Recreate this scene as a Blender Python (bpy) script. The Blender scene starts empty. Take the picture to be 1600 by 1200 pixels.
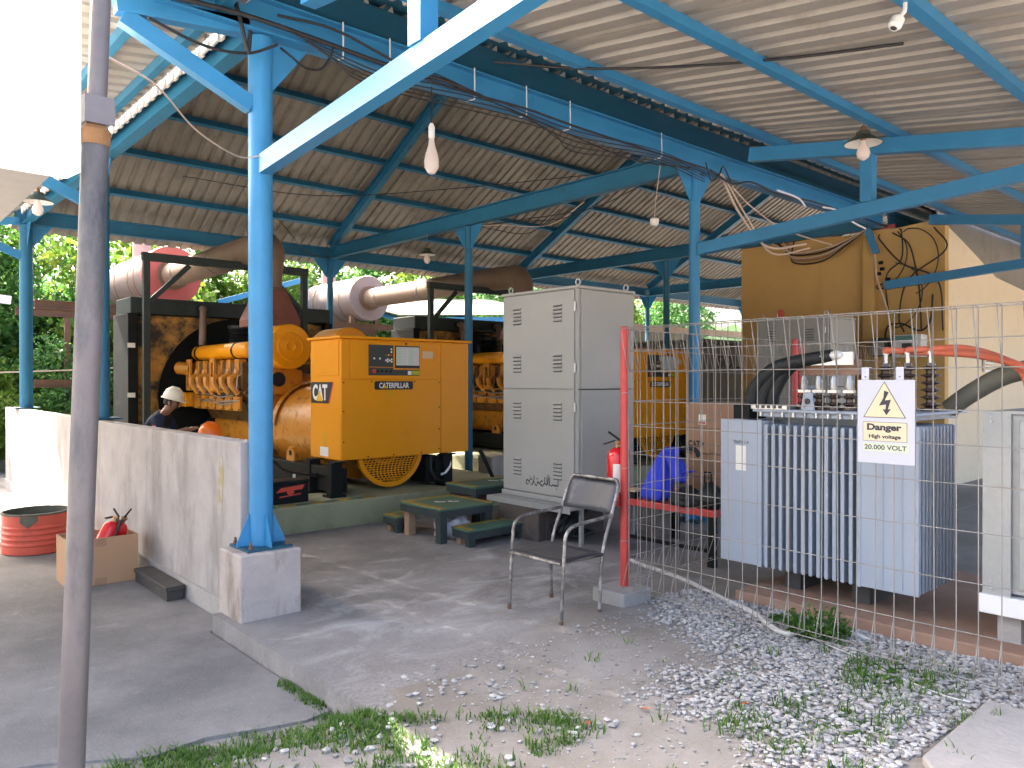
import bpy, math, random
from mathutils import Vector, Matrix
R = math.radians
random.seed(7)
S = bpy.context.scene
COL = S.collection

# ------------------------------------------------------------------ camera
cam = bpy.data.cameras.new("camera")
cam.sensor_width = 36.0
cam.lens = 27.0
cam.clip_start = 0.05
cam.clip_end = 600.0
camo = bpy.data.objects.new("camera", cam)
COL.objects.link(camo)
camo.location = (0, 0, 1.6)
YAW = math.atan2(1350, 1200)
camo.rotation_euler = (R(90 - 0.24), 0, math.atan2(0.74740932, 0.66436384) - R(90))
S.camera = camo

# ------------------------------------------------------------------ light
SUN = Vector((-0.21, 1.0, 1.02)).normalized()          # direction towards the sun
world = bpy.data.worlds.new("World")
S.world = world
world.use_nodes = True
nt = world.node_tree
nt.nodes.clear()
wo = nt.nodes.new("ShaderNodeOutputWorld")
bg = nt.nodes.new("ShaderNodeBackground")
sky = nt.nodes.new("ShaderNodeTexSky")
sky.sky_type = 'NISHITA'
sky.sun_disc = False
sky.sun_elevation = math.asin(SUN.z)
sky.sun_rotation = math.atan2(SUN.x, SUN.y)
sky.altitude = 0
sky.air_density = 0.8
sky.dust_density = 9.0
sky.ozone_density = 0.0
bg.inputs[1].default_value = 0.15
nt.links.new(sky.outputs[0], bg.inputs[0])
nt.links.new(bg.outputs[0], wo.inputs[0])
sl = bpy.data.lights.new("sun", 'SUN')
sl.energy = 3.2
sl.angle = R(0.6)
sl.color = (1.0, 0.93, 0.82)
so = bpy.data.objects.new("sun", sl)
COL.objects.link(so)
so.rotation_euler = SUN.to_track_quat('Z', 'Y').to_euler()
S.view_settings.view_transform = 'Standard'
S.view_settings.look = 'None'
S.view_settings.exposure = 3.2
S.view_settings.gamma = 1.0
S.view_settings.use_curve_mapping = False
S.render.engine = 'CYCLES'
S.cycles.max_bounces = 10
S.cycles.diffuse_bounces = 6
S.cycles.glossy_bounces = 3
S.cycles.transmission_bounces = 4
S.cycles.transparent_max_bounces = 6
S.cycles.use_denoising = True
S.cycles.caustics_reflective = False
S.cycles.caustics_refractive = False
S.cycles.sample_clamp_indirect = 6.0

# ------------------------------------------------------------------ materials
MATS = {}
def mat(name, col, rough=0.6, metal=0.0, var=0.12, scale=6.0, stain=None, sscale=2.0, samt=0.5, slo=0.55,
        streak=False, bump=0.0, bscale=40.0, trans=0.0, spec=0.4, emit=None, coat=0.0):
    m = bpy.data.materials.new(name)
    m.use_nodes = True
    n = m.node_tree
    L = n.links
    b = n.nodes["Principled BSDF"]
    b.inputs["Roughness"].default_value = rough
    b.inputs["Metallic"].default_value = metal
    b.inputs["Specular IOR Level"].default_value = spec
    if coat:
        b.inputs["Coat Weight"].default_value = coat
        b.inputs["Coat Roughness"].default_value = 0.15
    tc = n.nodes.new("ShaderNodeTexCoord")
    oi = n.nodes.new("ShaderNodeObjectInfo")
    vm = n.nodes.new("ShaderNodeVectorMath"); vm.operation = 'MULTIPLY_ADD'
    L.new(oi.outputs["Random"], vm.inputs[0])
    vm.inputs[1].default_value = (37.0, 19.0, 53.0)
    L.new(tc.outputs["Object"], vm.inputs[2])
    vec = vm.outputs[0]
    if streak:
        mp = n.nodes.new("ShaderNodeMapping")
        mp.inputs["Scale"].default_value = (1, 1, 0.32)
        L.new(vec, mp.inputs[0]); svec = mp.outputs[0]
    else:
        svec = vec
    nz = n.nodes.new("ShaderNodeTexNoise")
    nz.inputs["Scale"].default_value = scale
    nz.inputs["Detail"].default_value = 6
    nz.inputs["Roughness"].default_value = 0.65
    L.new(vec, nz.inputs["Vector"])
    mx = n.nodes.new("ShaderNodeMix"); mx.data_type = 'RGBA'
    c = Vector(col)
    mx.inputs[6].default_value = (*(c * (1 - 1.6 * var)), 1)
    mx.inputs[7].default_value = (*[min(1, v * (1 + 1.6 * var)) for v in c], 1)
    L.new(nz.outputs[0], mx.inputs[0])
    out = mx.outputs[2]
    if stain is not None:
        n2 = n.nodes.new("ShaderNodeTexNoise")
        n2.inputs["Scale"].default_value = sscale
        n2.inputs["Detail"].default_value = 8
        n2.inputs["Roughness"].default_value = 0.7
        L.new(svec, n2.inputs["Vector"])
        mr = n.nodes.new("ShaderNodeMapRange")
        mr.inputs[1].default_value = slo
        mr.inputs[2].default_value = slo + 0.16
        mr.inputs[3].default_value = 0.0
        mr.inputs[4].default_value = samt
        L.new(n2.outputs[0], mr.inputs[0])
        m2 = n.nodes.new("ShaderNodeMix"); m2.data_type = 'RGBA'
        L.new(mr.outputs[0], m2.inputs[0])
        L.new(out, m2.inputs[6])
        m2.inputs[7].default_value = (*stain, 1)
        out = m2.outputs[2]
        rr = n.nodes.new("ShaderNodeMapRange")
        rr.inputs[3].default_value = rough
        rr.inputs[4].default_value = min(1.0, rough + 0.3)
        L.new(mr.outputs[0], rr.inputs[0])
        L.new(rr.outputs[0], b.inputs["Roughness"])
    L.new(out, b.inputs["Base Color"])
    if bump > 0:
        n3 = n.nodes.new("ShaderNodeTexNoise")
        n3.inputs["Scale"].default_value = bscale
        n3.inputs["Detail"].default_value = 5
        L.new(vec, n3.inputs["Vector"])
        bp = n.nodes.new("ShaderNodeBump")
        bp.inputs["Strength"].default_value = bump
        bp.inputs["Distance"].default_value = 0.02
        L.new(n3.outputs[0], bp.inputs["Height"])
        L.new(bp.outputs[0], b.inputs["Normal"])
    if trans > 0:
        o = n.nodes["Material Output"]
        t = n.nodes.new("ShaderNodeBsdfTranslucent")
        L.new(out, t.inputs[0])
        ms = n.nodes.new("ShaderNodeMixShader")
        ms.inputs[0].default_value = trans
        L.new(b.outputs[0], ms.inputs[1]); L.new(t.outputs[0], ms.inputs[2])
        L.new(ms.outputs[0], o.inputs[0])
    if emit:
        b.inputs["Emission Color"].default_value = (*emit[0], 1)
        b.inputs["Emission Strength"].default_value = emit[1]
    MATS[name] = m
    return m

M = {}
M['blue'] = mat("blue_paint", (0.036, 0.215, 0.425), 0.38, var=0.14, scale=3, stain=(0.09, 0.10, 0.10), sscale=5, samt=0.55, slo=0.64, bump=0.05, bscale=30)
M['blue_old'] = mat("blue_paint_weathered", (0.018, 0.14, 0.25), 0.5, var=0.18, scale=3, stain=(0.06, 0.05, 0.04), sscale=4, samt=0.6, slo=0.6, bump=0.05)  # darker copy of the blue, hall shade put into the colour
M['dark_teal'] = mat("dark_blue_fascia", (0.012, 0.075, 0.12), 0.5, var=0.2, stain=(0.1, 0.06, 0.04), sscale=3, samt=0.5, slo=0.64)  # dark blue as it looks in shade, shade put into the tone
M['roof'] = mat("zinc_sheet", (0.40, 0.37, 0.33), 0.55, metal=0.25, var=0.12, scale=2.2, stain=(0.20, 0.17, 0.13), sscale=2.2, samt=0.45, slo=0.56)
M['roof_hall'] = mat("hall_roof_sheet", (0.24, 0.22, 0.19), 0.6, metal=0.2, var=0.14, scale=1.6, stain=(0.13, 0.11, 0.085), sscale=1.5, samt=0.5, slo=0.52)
M['roof_top'] = mat("pale_sheet", (0.55, 0.53, 0.5), 0.5, metal=0.1, var=0.1, stain=(0.35, 0.25, 0.18), sscale=3, samt=0.4)
M['concrete'] = mat("rendered_wall", (0.37, 0.345, 0.335), 0.85, var=0.2, scale=3.2, stain=(0.17, 0.155, 0.14), sscale=1.3, samt=0.7, slo=0.48, streak=True, bump=0.25, bscale=14)
M['pedestal'] = mat("pedestal_concrete", (0.42, 0.37, 0.345), 0.9, var=0.18, scale=5, stain=(0.17, 0.125, 0.085), sscale=2.6, samt=0.8, slo=0.48, streak=True, bump=0.4, bscale=20)
M['block'] = mat("grey_concrete", (0.34, 0.325, 0.31), 0.9, var=0.15, scale=8, stain=(0.2, 0.18, 0.15), sscale=4, samt=0.4, bump=0.4, bscale=30)
M['plinth_green'] = mat("painted_plinth", (0.30, 0.31, 0.19), 0.75, var=0.15, scale=4, stain=(0.13, 0.11, 0.08), sscale=2.2, samt=0.7, slo=0.53, bump=0.2, bscale=25)
M['brown_plinth'] = mat("brown_painted_plinth", (0.30, 0.185, 0.13), 0.8, var=0.15, scale=4, stain=(0.36, 0.30, 0.24), sscale=3, samt=0.6, bump=0.2)
M['yellow'] = mat("machine_yellow", (0.76, 0.295, 0.004), 0.40, var=0.04, scale=2, stain=(0.5, 0.18, 0.01), sscale=2.5, samt=0.3, slo=0.6, spec=0.3)
M['yellow_eng'] = mat("engine_yellow", (0.52, 0.205, 0.018), 0.36, var=0.2, scale=6, stain=(0.10, 0.05, 0.015), sscale=7, samt=0.8, slo=0.52)
M['engine_dark'] = mat("oily_engine_brown", (0.13, 0.06, 0.015), 0.5, var=0.3, scale=8, stain=(0.03, 0.02, 0.012), sscale=6, samt=0.8, slo=0.48)
M['yellow_worn'] = mat("worn_yellow", (0.52, 0.26, 0.05), 0.6, var=0.2, scale=6, stain=(0.035, 0.035, 0.035), sscale=2.2, samt=0.97, slo=0.41)
M['black'] = mat("black_paint", (0.009, 0.011, 0.012), 0.6, var=0.3, scale=5, stain=(0.03, 0.027, 0.025), sscale=4, samt=0.5, spec=0.15)
M['black_soft'] = mat("black_rubber", (0.013, 0.016, 0.017), 0.55, var=0.3, scale=9, stain=(0.05, 0.05, 0.045), sscale=3, samt=0.4)
M['frame_green'] = mat("dark_frame_paint", (0.02, 0.032, 0.032), 0.45, var=0.2, stain=(0.07, 0.07, 0.06), sscale=5, samt=0.4)
M['wall_yellow'] = mat("ochre_wall", (0.58, 0.37, 0.135), 0.85, var=0.07, scale=2, stain=(0.44, 0.27, 0.09), sscale=1.5, samt=0.5, slo=0.56, streak=True, bump=0.1)
M['wall_cream'] = mat("cream_wall", (0.74, 0.62, 0.44), 0.85, var=0.06, scale=2, stain=(0.5, 0.42, 0.3), sscale=2, samt=0.4)
M['cab_grey'] = mat("cabinet_grey", (0.345, 0.345, 0.325), 0.42, var=0.05, scale=2.5, stain=(0.34, 0.33, 0.30), sscale=2.6, samt=0.5, slo=0.6)
M['cab_dark'] = mat("cabinet_shadow_gap", (0.06, 0.06, 0.06), 0.7)
M['stand'] = mat("dusty_brown_plinth", (0.085, 0.07, 0.062), 0.8, var=0.2, scale=5, stain=(0.2, 0.18, 0.16), sscale=3, samt=0.5, bump=0.15)
M['steel'] = mat("bare_steel", (0.42, 0.42, 0.42), 0.38, metal=0.8, var=0.15, stain=(0.12, 0.07, 0.04), sscale=7, samt=0.8, slo=0.58)
M['galv'] = mat("galvanised", (0.40, 0.415, 0.41), 0.42, metal=0.45, var=0.12, scale=14, stain=(0.31, 0.33, 0.32), sscale=12, samt=0.6)
M['wire'] = mat("galvanised_wire", (0.30, 0.285, 0.26), 0.5, metal=0.3, var=0.2, scale=6, stain=(0.30, 0.17, 0.10), sscale=5, samt=0.7, slo=0.55)
M['pole'] = mat("worn_pole", (0.150, 0.138, 0.142), 0.45, metal=0.35, var=0.22, scale=5, stain=(0.03, 0.045, 0.06), sscale=2.2, samt=0.85, slo=0.5, streak=True, bump=0.08)
M['red'] = mat("red_post_paint", (0.50, 0.055, 0.05), 0.42, var=0.12, scale=5, stain=(0.25, 0.05, 0.04), sscale=5, samt=0.6)
M['red_gloss'] = mat("extinguisher_red", (0.62, 0.012, 0.02), 0.2, var=0.05, coat=0.5)
M['drum'] = mat("drum_red", (0.60, 0.10, 0.06), 0.45, var=0.12, scale=4, stain=(0.2, 0.07, 0.05), sscale=4, samt=0.6)
M['soot'] = mat("sooty_steel", (0.10, 0.10, 0.075), 0.7, var=0.25, stain=(0.2, 0.19, 0.14), sscale=3, samt=0.6)
M['card'] = mat("cardboard", (0.42, 0.255, 0.145), 0.85, var=0.07, scale=3, stain=(0.34, 0.2, 0.11), sscale=2, samt=0.5)
M['card_dark'] = mat("cardboard_brown", (0.33, 0.195, 0.12), 0.85, var=0.07, scale=3)
M['timber'] = mat("tarred_timber", (0.06, 0.055, 0.05), 0.8, var=0.3, scale=6, stain=(0.14, 0.125, 0.11), sscale=3, samt=0.6, bump=0.3)
M['wood'] = mat("raw_wood", (0.38, 0.26, 0.17), 0.75, var=0.2, scale=5, streak=True, stain=(0.2, 0.12, 0.08), sscale=4, samt=0.6)
M['step_green'] = mat("step_green_paint", (0.075, 0.15, 0.105), 0.6, var=0.15, scale=6, stain=(0.13, 0.12, 0.09), sscale=4, samt=0.6, bump=0.3, bscale=120)
M['step_yellow'] = mat("step_yellow_paint", (0.30, 0.215, 0.035), 0.65, var=0.15, scale=7, stain=(0.12, 0.10, 0.05), sscale=6, samt=0.7, bump=0.2, bscale=90)
M['step_frame'] = mat("step_frame_paint", (0.035, 0.05, 0.052), 0.5, var=0.2, stain=(0.1, 0.09, 0.08), sscale=6, samt=0.5)
M['chair_black'] = mat("chair_sheet", (0.055, 0.052, 0.055), 0.42, metal=0.2, var=0.2, scale=4, stain=(0.15, 0.13, 0.12), sscale=5, samt=0.5)
M['chair_grey'] = mat("chair_back_worn", (0.075, 0.078, 0.088), 0.42, metal=0.35, var=0.25, scale=4, stain=(0.19, 0.20, 0.22), sscale=3.5, samt=0.6, slo=0.53)
M['chair_tube'] = mat("chair_tube_worn", (0.17, 0.16, 0.15), 0.35, metal=0.6, var=0.2, scale=9, stain=(0.55, 0.52, 0.48), sscale=9, samt=0.8, slo=0.48)
M['trafo'] = mat("transformer_grey", (0.345, 0.395, 0.465), 0.42, var=0.05, scale=3, stain=(0.28, 0.32, 0.38), sscale=3, samt=0.4)
M['porcelain'] = mat("brown_porcelain", (0.075, 0.05, 0.042), 0.22, var=0.15, coat=0.4)
M['alu'] = mat("aluminium", (0.62, 0.62, 0.60), 0.35, metal=0.8, var=0.1)
M['film'] = mat("clear_tape", (0.70, 0.70, 0.68), 0.2, var=0.1, scale=20)
M['orange_cable'] = mat("orange_cable", (0.62, 0.15, 0.08), 0.5, var=0.1, stain=(0.66, 0.28, 0.2), sscale=4, samt=0.6)
M['cable'] = mat("black_cable", (0.018, 0.018, 0.02), 0.5, var=0.2)
M['cable_grey'] = mat("grey_hose", (0.52, 0.51, 0.49), 0.55, var=0.1, stain=(0.35, 0.33, 0.29), sscale=8, samt=0.5)
M['cable_cream'] = mat("cream_cable", (0.58, 0.45, 0.36), 0.5, var=0.1)
M['white'] = mat("white_paint", (0.78, 0.78, 0.78), 0.45, var=0.03)
M['sign_white'] = mat("sign_white", (0.47, 0.48, 0.545), 0.4, var=0.02)
M['sign_cream'] = mat("sign_cream", (0.62, 0.53, 0.35), 0.45, var=0.02)
M['sign_black'] = mat("sign_black", (0.03, 0.03, 0.05), 0.5, var=0.05)
M['sign_green'] = mat("sign_pale_green", (0.52, 0.57, 0.43), 0.45, var=0.02)
M['ink'] = mat("black_ink", (0.012, 0.012, 0.014), 0.6, var=0.05)
M['plate_black'] = mat("plate_black", (0.02, 0.02, 0.022), 0.4, var=0.05)
M['panel_grey'] = mat("control_panel_grey", (0.05, 0.055, 0.055), 0.45, var=0.06)
M['paper'] = mat("paper", (0.75, 0.73, 0.66), 0.8, var=0.04)
M['paper_tan'] = mat("paper_tan", (0.62, 0.47, 0.30), 0.8, var=0.04)
M['paper_green'] = mat("paper_green", (0.42, 0.60, 0.46), 0.8, var=0.08)
M['logo_yellow'] = mat("logo_yellow", (0.80, 0.42, 0.01), 0.4, var=0.02)
M['logo_red'] = mat("logo_red", (0.6, 0.07, 0.04), 0.45, var=0.05)
M['sticker_lime'] = mat("sticker_lime", (0.40, 0.42, 0.02), 0.5, var=0.1)
M['jacket'] = mat("blue_cloth", (0.03, 0.05, 0.56), 0.8, var=0.12, scale=5)
M['rag'] = mat("white_rag", (0.66, 0.66, 0.72), 0.9, var=0.1, stain=(0.16, 0.16, 0.3), sscale=14, samt=0.8, slo=0.52)
M['navy'] = mat("navy_cloth", (0.02, 0.028, 0.055), 0.85, var=0.15)
M['skin'] = mat("skin", (0.33, 0.17, 0.10), 0.55, var=0.08)
M['hair'] = mat("black_hair", (0.012, 0.01, 0.01), 0.6, var=0.2)
M['helmet_white'] = mat("helmet_cream", (0.80, 0.74, 0.58), 0.35, var=0.04, coat=0.3)
M['helmet_orange'] = mat("helmet_orange", (0.85, 0.16, 0.005), 0.3, var=0.03, coat=0.3)
M['muffler_red'] = mat("red_oxide", (0.40, 0.085, 0.075), 0.55, var=0.12, scale=3, stain=(0.33, 0.11, 0.09), sscale=3, samt=0.5)
M['muffler'] = mat("silencer_skin", (0.22, 0.175, 0.165), 0.55, metal=0.3, var=0.14, scale=4, stain=(0.16, 0.10, 0.075), sscale=2, samt=0.7, slo=0.54)
M['duct'] = mat("exhaust_duct_brown", (0.20, 0.14, 0.10), 0.6, metal=0.2, var=0.15, scale=3, stain=(0.33, 0.24, 0.18), sscale=2, samt=0.6)
M['hood'] = mat("hood_brown_red", (0.20, 0.075, 0.055), 0.65, var=0.2, scale=4, stain=(0.1, 0.05, 0.035), sscale=3, samt=0.6)
M['stack'] = mat("pink_stack", (0.48, 0.30, 0.27), 0.6, var=0.1, stain=(0.3, 0.15, 0.12), sscale=3, samt=0.5)
M['rust'] = mat("rusty_iron", (0.15, 0.085, 0.055), 0.8, var=0.25, scale=6)
M['bulb'] = mat("opal_glass", (0.86, 0.78, 0.74), 0.25, var=0.02, trans=0.35)
M['shade'] = mat("green_enamel", (0.05, 0.06, 0.045), 0.45, var=0.15, stain=(0.3, 0.12, 0.05), sscale=8, samt=0.8, slo=0.6)
M['shade_in'] = mat("white_enamel", (0.72, 0.70, 0.66), 0.5, var=0.05)
M['brass'] = mat("old_brass", (0.35, 0.2, 0.1), 0.45, metal=0.7, var=0.15)
M['meter_teal'] = mat("meter_teal", (0.12, 0.26, 0.25), 0.4, var=0.05)
M['tank_green'] = mat("fuel_tank_paint", (0.17, 0.165, 0.12), 0.6, var=0.12, scale=3, stain=(0.09, 0.08, 0.06), sscale=2, samt=0.5)
M['maroon'] = mat("maroon_paint", (0.10, 0.035, 0.035), 0.6, var=0.15)
M['beacon'] = mat("red_lens", (0.55, 0.06, 0.02), 0.2, var=0.05)
M['pink_board'] = mat("faded_red_board", (0.62, 0.22, 0.20), 0.6, var=0.1, stain=(0.7, 0.5, 0.45), sscale=6, samt=0.7)
M['panel_white'] = mat("white_panel", (0.84, 0.84, 0.82), 0.5, var=0.03, stain=(0.60, 0.38, 0.2), sscale=5, samt=0.55, slo=0.66, trans=0.6)
M['bark'] = mat("bark", (0.11, 0.085, 0.06), 0.9, var=0.25, scale=8, bump=0.4)
M['rim_dark'] = mat("fan_dark", (0.008, 0.009, 0.01), 0.7, var=0.2)

def leafmat(name, c1, c2, c3):
    m = bpy.data.materials.new(name); m.use_nodes = True
    n = m.node_tree; L = n.links
    b = n.nodes["Principled BSDF"]; b.inputs["Roughness"].default_value = 0.5
    b.inputs["Specular IOR Level"].default_value = 0.3
    g = n.nodes.new("ShaderNodeNewGeometry")
    r = n.nodes.new("ShaderNodeValToRGB")
    r.color_ramp.elements[0].color = (*c1, 1); r.color_ramp.elements[1].color = (*c3, 1)
    e = r.color_ramp.elements.new(0.55); e.color = (*c2, 1)
    L.new(g.outputs["Random Per Island"], r.inputs[0])
    L.new(r.outputs[0], b.inputs["Base Color"])
    t = n.nodes.new("ShaderNodeBsdfTranslucent")
    L.new(r.outputs[0], t.inputs[0])
    ms = n.nodes.new("ShaderNodeMixShader"); ms.inputs[0].default_value = 0.5
    L.new(b.outputs[0], ms.inputs[1]); L.new(t.outputs[0], ms.inputs[2])
    L.new(ms.outputs[0], n.nodes["Material Output"].inputs[0])
    return m
M['leaf_a'] = leafmat("leaf_deep_green", (0.045, 0.14, 0.04), (0.08, 0.21, 0.055), (0.14, 0.29, 0.065))
M['leaf_b'] = leafmat("leaf_fresh_green", (0.06, 0.17, 0.035), (0.10, 0.24, 0.05), (0.18, 0.32, 0.07))
M['leaf_c'] = leafmat("leaf_yellow_green", (0.08, 0.18, 0.025), (0.14, 0.25, 0.035), (0.26, 0.33, 0.05))
M['grass'] = leafmat("grass_blade", (0.05, 0.13, 0.02), (0.10, 0.22, 0.04), (0.22, 0.30, 0.08))

# ------------------------------------------------------------------ mesh builder
class MB:
    def __init__(self):
        self.v = []; self.f = []; self.mi = []; self.cur = 0
    def face(self, *idx):
        self.f.append(idx); self.mi.append(self.cur)
    def quad(self, a, b, c, d):
        k = len(self.v); self.v += [tuple(a), tuple(b), tuple(c), tuple(d)]; self.face(k, k+1, k+2, k+3)
    def box(self, x0, x1, y0, y1, z0, z1):
        k = len(self.v)
        self.v += [(x0,y0,z0),(x1,y0,z0),(x1,y1,z0),(x0,y1,z0),(x0,y0,z1),(x1,y0,z1),(x1,y1,z1),(x0,y1,z1)]
        for q in ((0,3,2,1),(4,5,6,7),(0,1,5,4),(1,2,6,5),(2,3,7,6),(3,0,4,7)):
            self.face(*[k+i for i in q])
        return self
    def bar(self, p0, p1, w, h, up=(0,0,1)):
        p0 = Vector(p0); p1 = Vector(p1); d = (p1-p0).normalized()
        u = Vector(up)
        s = d.cross(u)
        if s.length < 1e-4: s = d.cross(Vector((1,0,0)))
        s.normalize(); u = s.cross(d).normalized()
        k = len(self.v)
        for p in (p0, p1):
            for a, b in ((-1,-1),(1,-1),(1,1),(-1,1)):
                self.v.append(tuple(p + s*(a*w/2) + u*(b*h/2)))
        for q in ((0,1,2,3),(7,6,5,4),(0,4,5,1),(1,5,6,2),(2,6,7,3),(3,7,4,0)):
            self.face(*[k+i for i in q])
        return self
    def ibeam(self, p0, p1, w, h, t=0.014, tw=0.010):
        p0 = Vector(p0); p1 = Vector(p1)
        d = (p1-p0).normalized(); s = d.cross(Vector((0,0,1))).normalized(); u = s.cross(d)
        self.bar(p0+u*(h/2-t/2), p1+u*(h/2-t/2), w, t)
        self.bar(p0-u*(h/2-t/2), p1-u*(h/2-t/2), w, t)
        self.bar(p0, p1, tw, h-2*t)
        return self
    def tube(self, pts, r, n=10, caps=True, closed=False):
        pts = [Vector(p) for p in pts]
        m = len(pts)
        rs = r if isinstance(r, (list, tuple)) else [r]*m
        k = len(self.v)
        prev = None
        for i, p in enumerate(pts):
            if closed: d = (pts[(i+1) % m]-pts[i-1])
            elif i == 0: d = pts[1]-p
            elif i == m-1: d = p-pts[-2]
            else: d = (pts[i+1]-p).normalized()+(p-pts[i-1]).normalized()
            if d.length < 1e-9: d = Vector((0,0,1))
            d.normalize()
            if prev is None:
                a = Vector((0,0,1)) if abs(d.z) < 0.9 else Vector((1,0,0))
                s = d.cross(a).normalized()
            else:
                s = prev - d*prev.dot(d)
                s = s.normalized() if s.length > 1e-6 else d.cross(Vector((0.3,0.5,0.8))).normalized()
            prev = s
            u = s.cross(d)
            for j in range(n):
                t = 2*math.pi*j/n
                self.v.append(tuple(p + (s*math.cos(t)+u*math.sin(t))*rs[i]))
        for i in range(m if closed else m-1):
            i2 = (i+1) % m
            for j in range(n):
                j2 = (j+1) % n
                self.face(k+i*n+j, k+i*n+j2, k+i2*n+j2, k+i2*n+j)
        if caps and not closed:
            self.face(*[k+j for j in range(n)][::-1])
            self.face(*[k+(m-1)*n+j for j in range(n)])
        return self
    def lathe(self, prof, o, axis=(0,0,1), n=20, caps=True):
        """prof: list of (radius, height along axis)"""
        o = Vector(o); d = Vector(axis).normalized()
        a = Vector((0,0,1)) if abs(d.z) < 0.9 else Vector((1,0,0))
        s = d.cross(a).normalized(); u = d.cross(s)
        k = len(self.v)
        for r, h in prof:
            for j in range(n):
                t = 2*math.pi*j/n
                self.v.append(tuple(o + d*h + (s*math.cos(t)+u*math.sin(t))*max(r,1e-4)))
        for i in range(len(prof)-1):
            for j in range(n):
                j2 = (j+1) % n
                self.face(k+i*n+j, k+i*n+j2, k+(i+1)*n+j2, k+(i+1)*n+j)
        if caps:
            self.face(*[k+j for j in range(n)][::-1])
            self.face(*[k+(len(prof)-1)*n+j for j in range(n)])
        return self
    def prism(self, poly, o, u, v, depth):
        """2D polygon (a,b) -> o+u*a+v*b, extruded along u x v by depth"""
        o = Vector(o); u = Vector(u); v = Vector(v); w = u.cross(v).normalized()*depth
        k = len(self.v); m = len(poly)
        for a, b in poly: self.v.append(tuple(o+u*a+v*b))
        for a, b in poly: self.v.append(tuple(o+u*a+v*b+w))
        self.face(*[k+i for i in range(m)][::-1])
        self.face(*[k+m+i for i in range(m)])
        for i in range(m):
            j = (i+1) % m
            self.face(k+i, k+j, k+m+j, k+m+i)
        return self
    def ellipsoid(self, c, r, n=14, m=9):
        k = len(self.v)
        for i in range(m+1):
            th = math.pi*i/m
            for j in range(n):
                ph = 2*math.pi*j/n
                self.v.append((c[0]+r[0]*math.sin(th)*math.cos(ph), c[1]+r[1]*math.sin(th)*math.sin(ph), c[2]+r[2]*math.cos(th)))
        for i in range(m):
            for j in range(n):
                j2 = (j+1) % n
                self.face(k+i*n+j, k+(i+1)*n+j, k+(i+1)*n+j2, k+i*n+j2)
        return self
    def mesh(self, name, mats, smooth=False, origin=(0,0,0)):
        me = bpy.data.meshes.new(name)
        ox, oy, oz = origin
        me.from_pydata([(x-ox, y-oy, z-oz) for x, y, z in self.v], [], self.f)
        if not isinstance(mats, (list, tuple)): mats = [mats]
        for m_ in mats: me.materials.append(m_)
        if len(mats) > 1:
            me.polygons.foreach_set("material_index", self.mi)
        if smooth:
            me.polygons.foreach_set("use_smooth", [True]*len(me.polygons))
        me.update()
        return me
    def build(self, name, mats, parent=None, smooth=False, bev=0.0, auto=False):
        o = None
        if parent is not None:
            w = wloc(parent)
        else:
            # origin at the centre of the base
            xs = [p[0] for p in self.v]; ys = [p[1] for p in self.v]; zs = [p[2] for p in self.v]
            w = ((min(xs)+max(xs))/2, (min(ys)+max(ys))/2, min(zs))
        me = self.mesh(name, mats, smooth, w)
        o = bpy.data.objects.new(name, me)
        COL.objects.link(o)
        if parent is not None:
            o.parent = parent
        else:
            o.location = w
        if auto:
            me.polygons.foreach_set("use_smooth", [True]*len(me.polygons))
            md = o.modifiers.new("edges", 'EDGE_SPLIT'); md.split_angle = R(35)
        if bev > 0:
            md = o.modifiers.new("bevel", 'BEVEL'); md.width = bev; md.segments = 2; md.limit_method = 'ANGLE'; md.angle_limit = R(40)
        return o

def wloc(o):
    v = Vector((0,0,0))
    while o is not None:
        v += Vector(o.location); o = o.parent
    return v

def tag(o, label=None, cat=None, group=None, kind=None):
    if label: o['label'] = label
    if cat: o['category'] = cat
    if group: o['group'] = group
    if kind: o['kind'] = kind
    return o

def thing(name, label, cat, loc=(0,0,0), group=None):
    o = bpy.data.objects.new(name, None)
    o.empty_display_size = 0.2
    COL.objects.link(o)
    o.location = loc
    return tag(o, label, cat, group)

def inst(name, me, parent=None, loc=(0,0,0), rot=(0,0,0), scale=(1,1,1)):
    o = bpy.data.objects.new(name, me)
    COL.objects.link(o)
    if parent is not None:
        o.parent = parent
        o.location = Vector(loc)-wloc(parent)
    else:
        o.location = loc
    o.rotation_euler = rot
    o.scale = scale
    return o

def copy_tree(o, parent=None):
    c = o.copy(); COL.objects.link(c)
    c.parent = parent
    for ch in list(o.children): copy_tree(ch, c)
    return c

def smooth_pts(pts, k=6):
    pts = [Vector(p) for p in pts]
    if len(pts) < 3: return pts
    out = []
    q = [pts[0]*2-pts[1]]+pts+[pts[-1]*2-pts[-2]]
    for i in range(1, len(q)-2):
        a, b, c, d = q[i-1], q[i], q[i+1], q[i+2]
        for j in range(k):
            t = j/k
            out.append(0.5*((2*b)+(c-a)*t+(2*a-5*b+4*c-d)*t*t+(3*b-a-3*c+d)*t**3))
    out.append(pts[-1])
    return out

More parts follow.
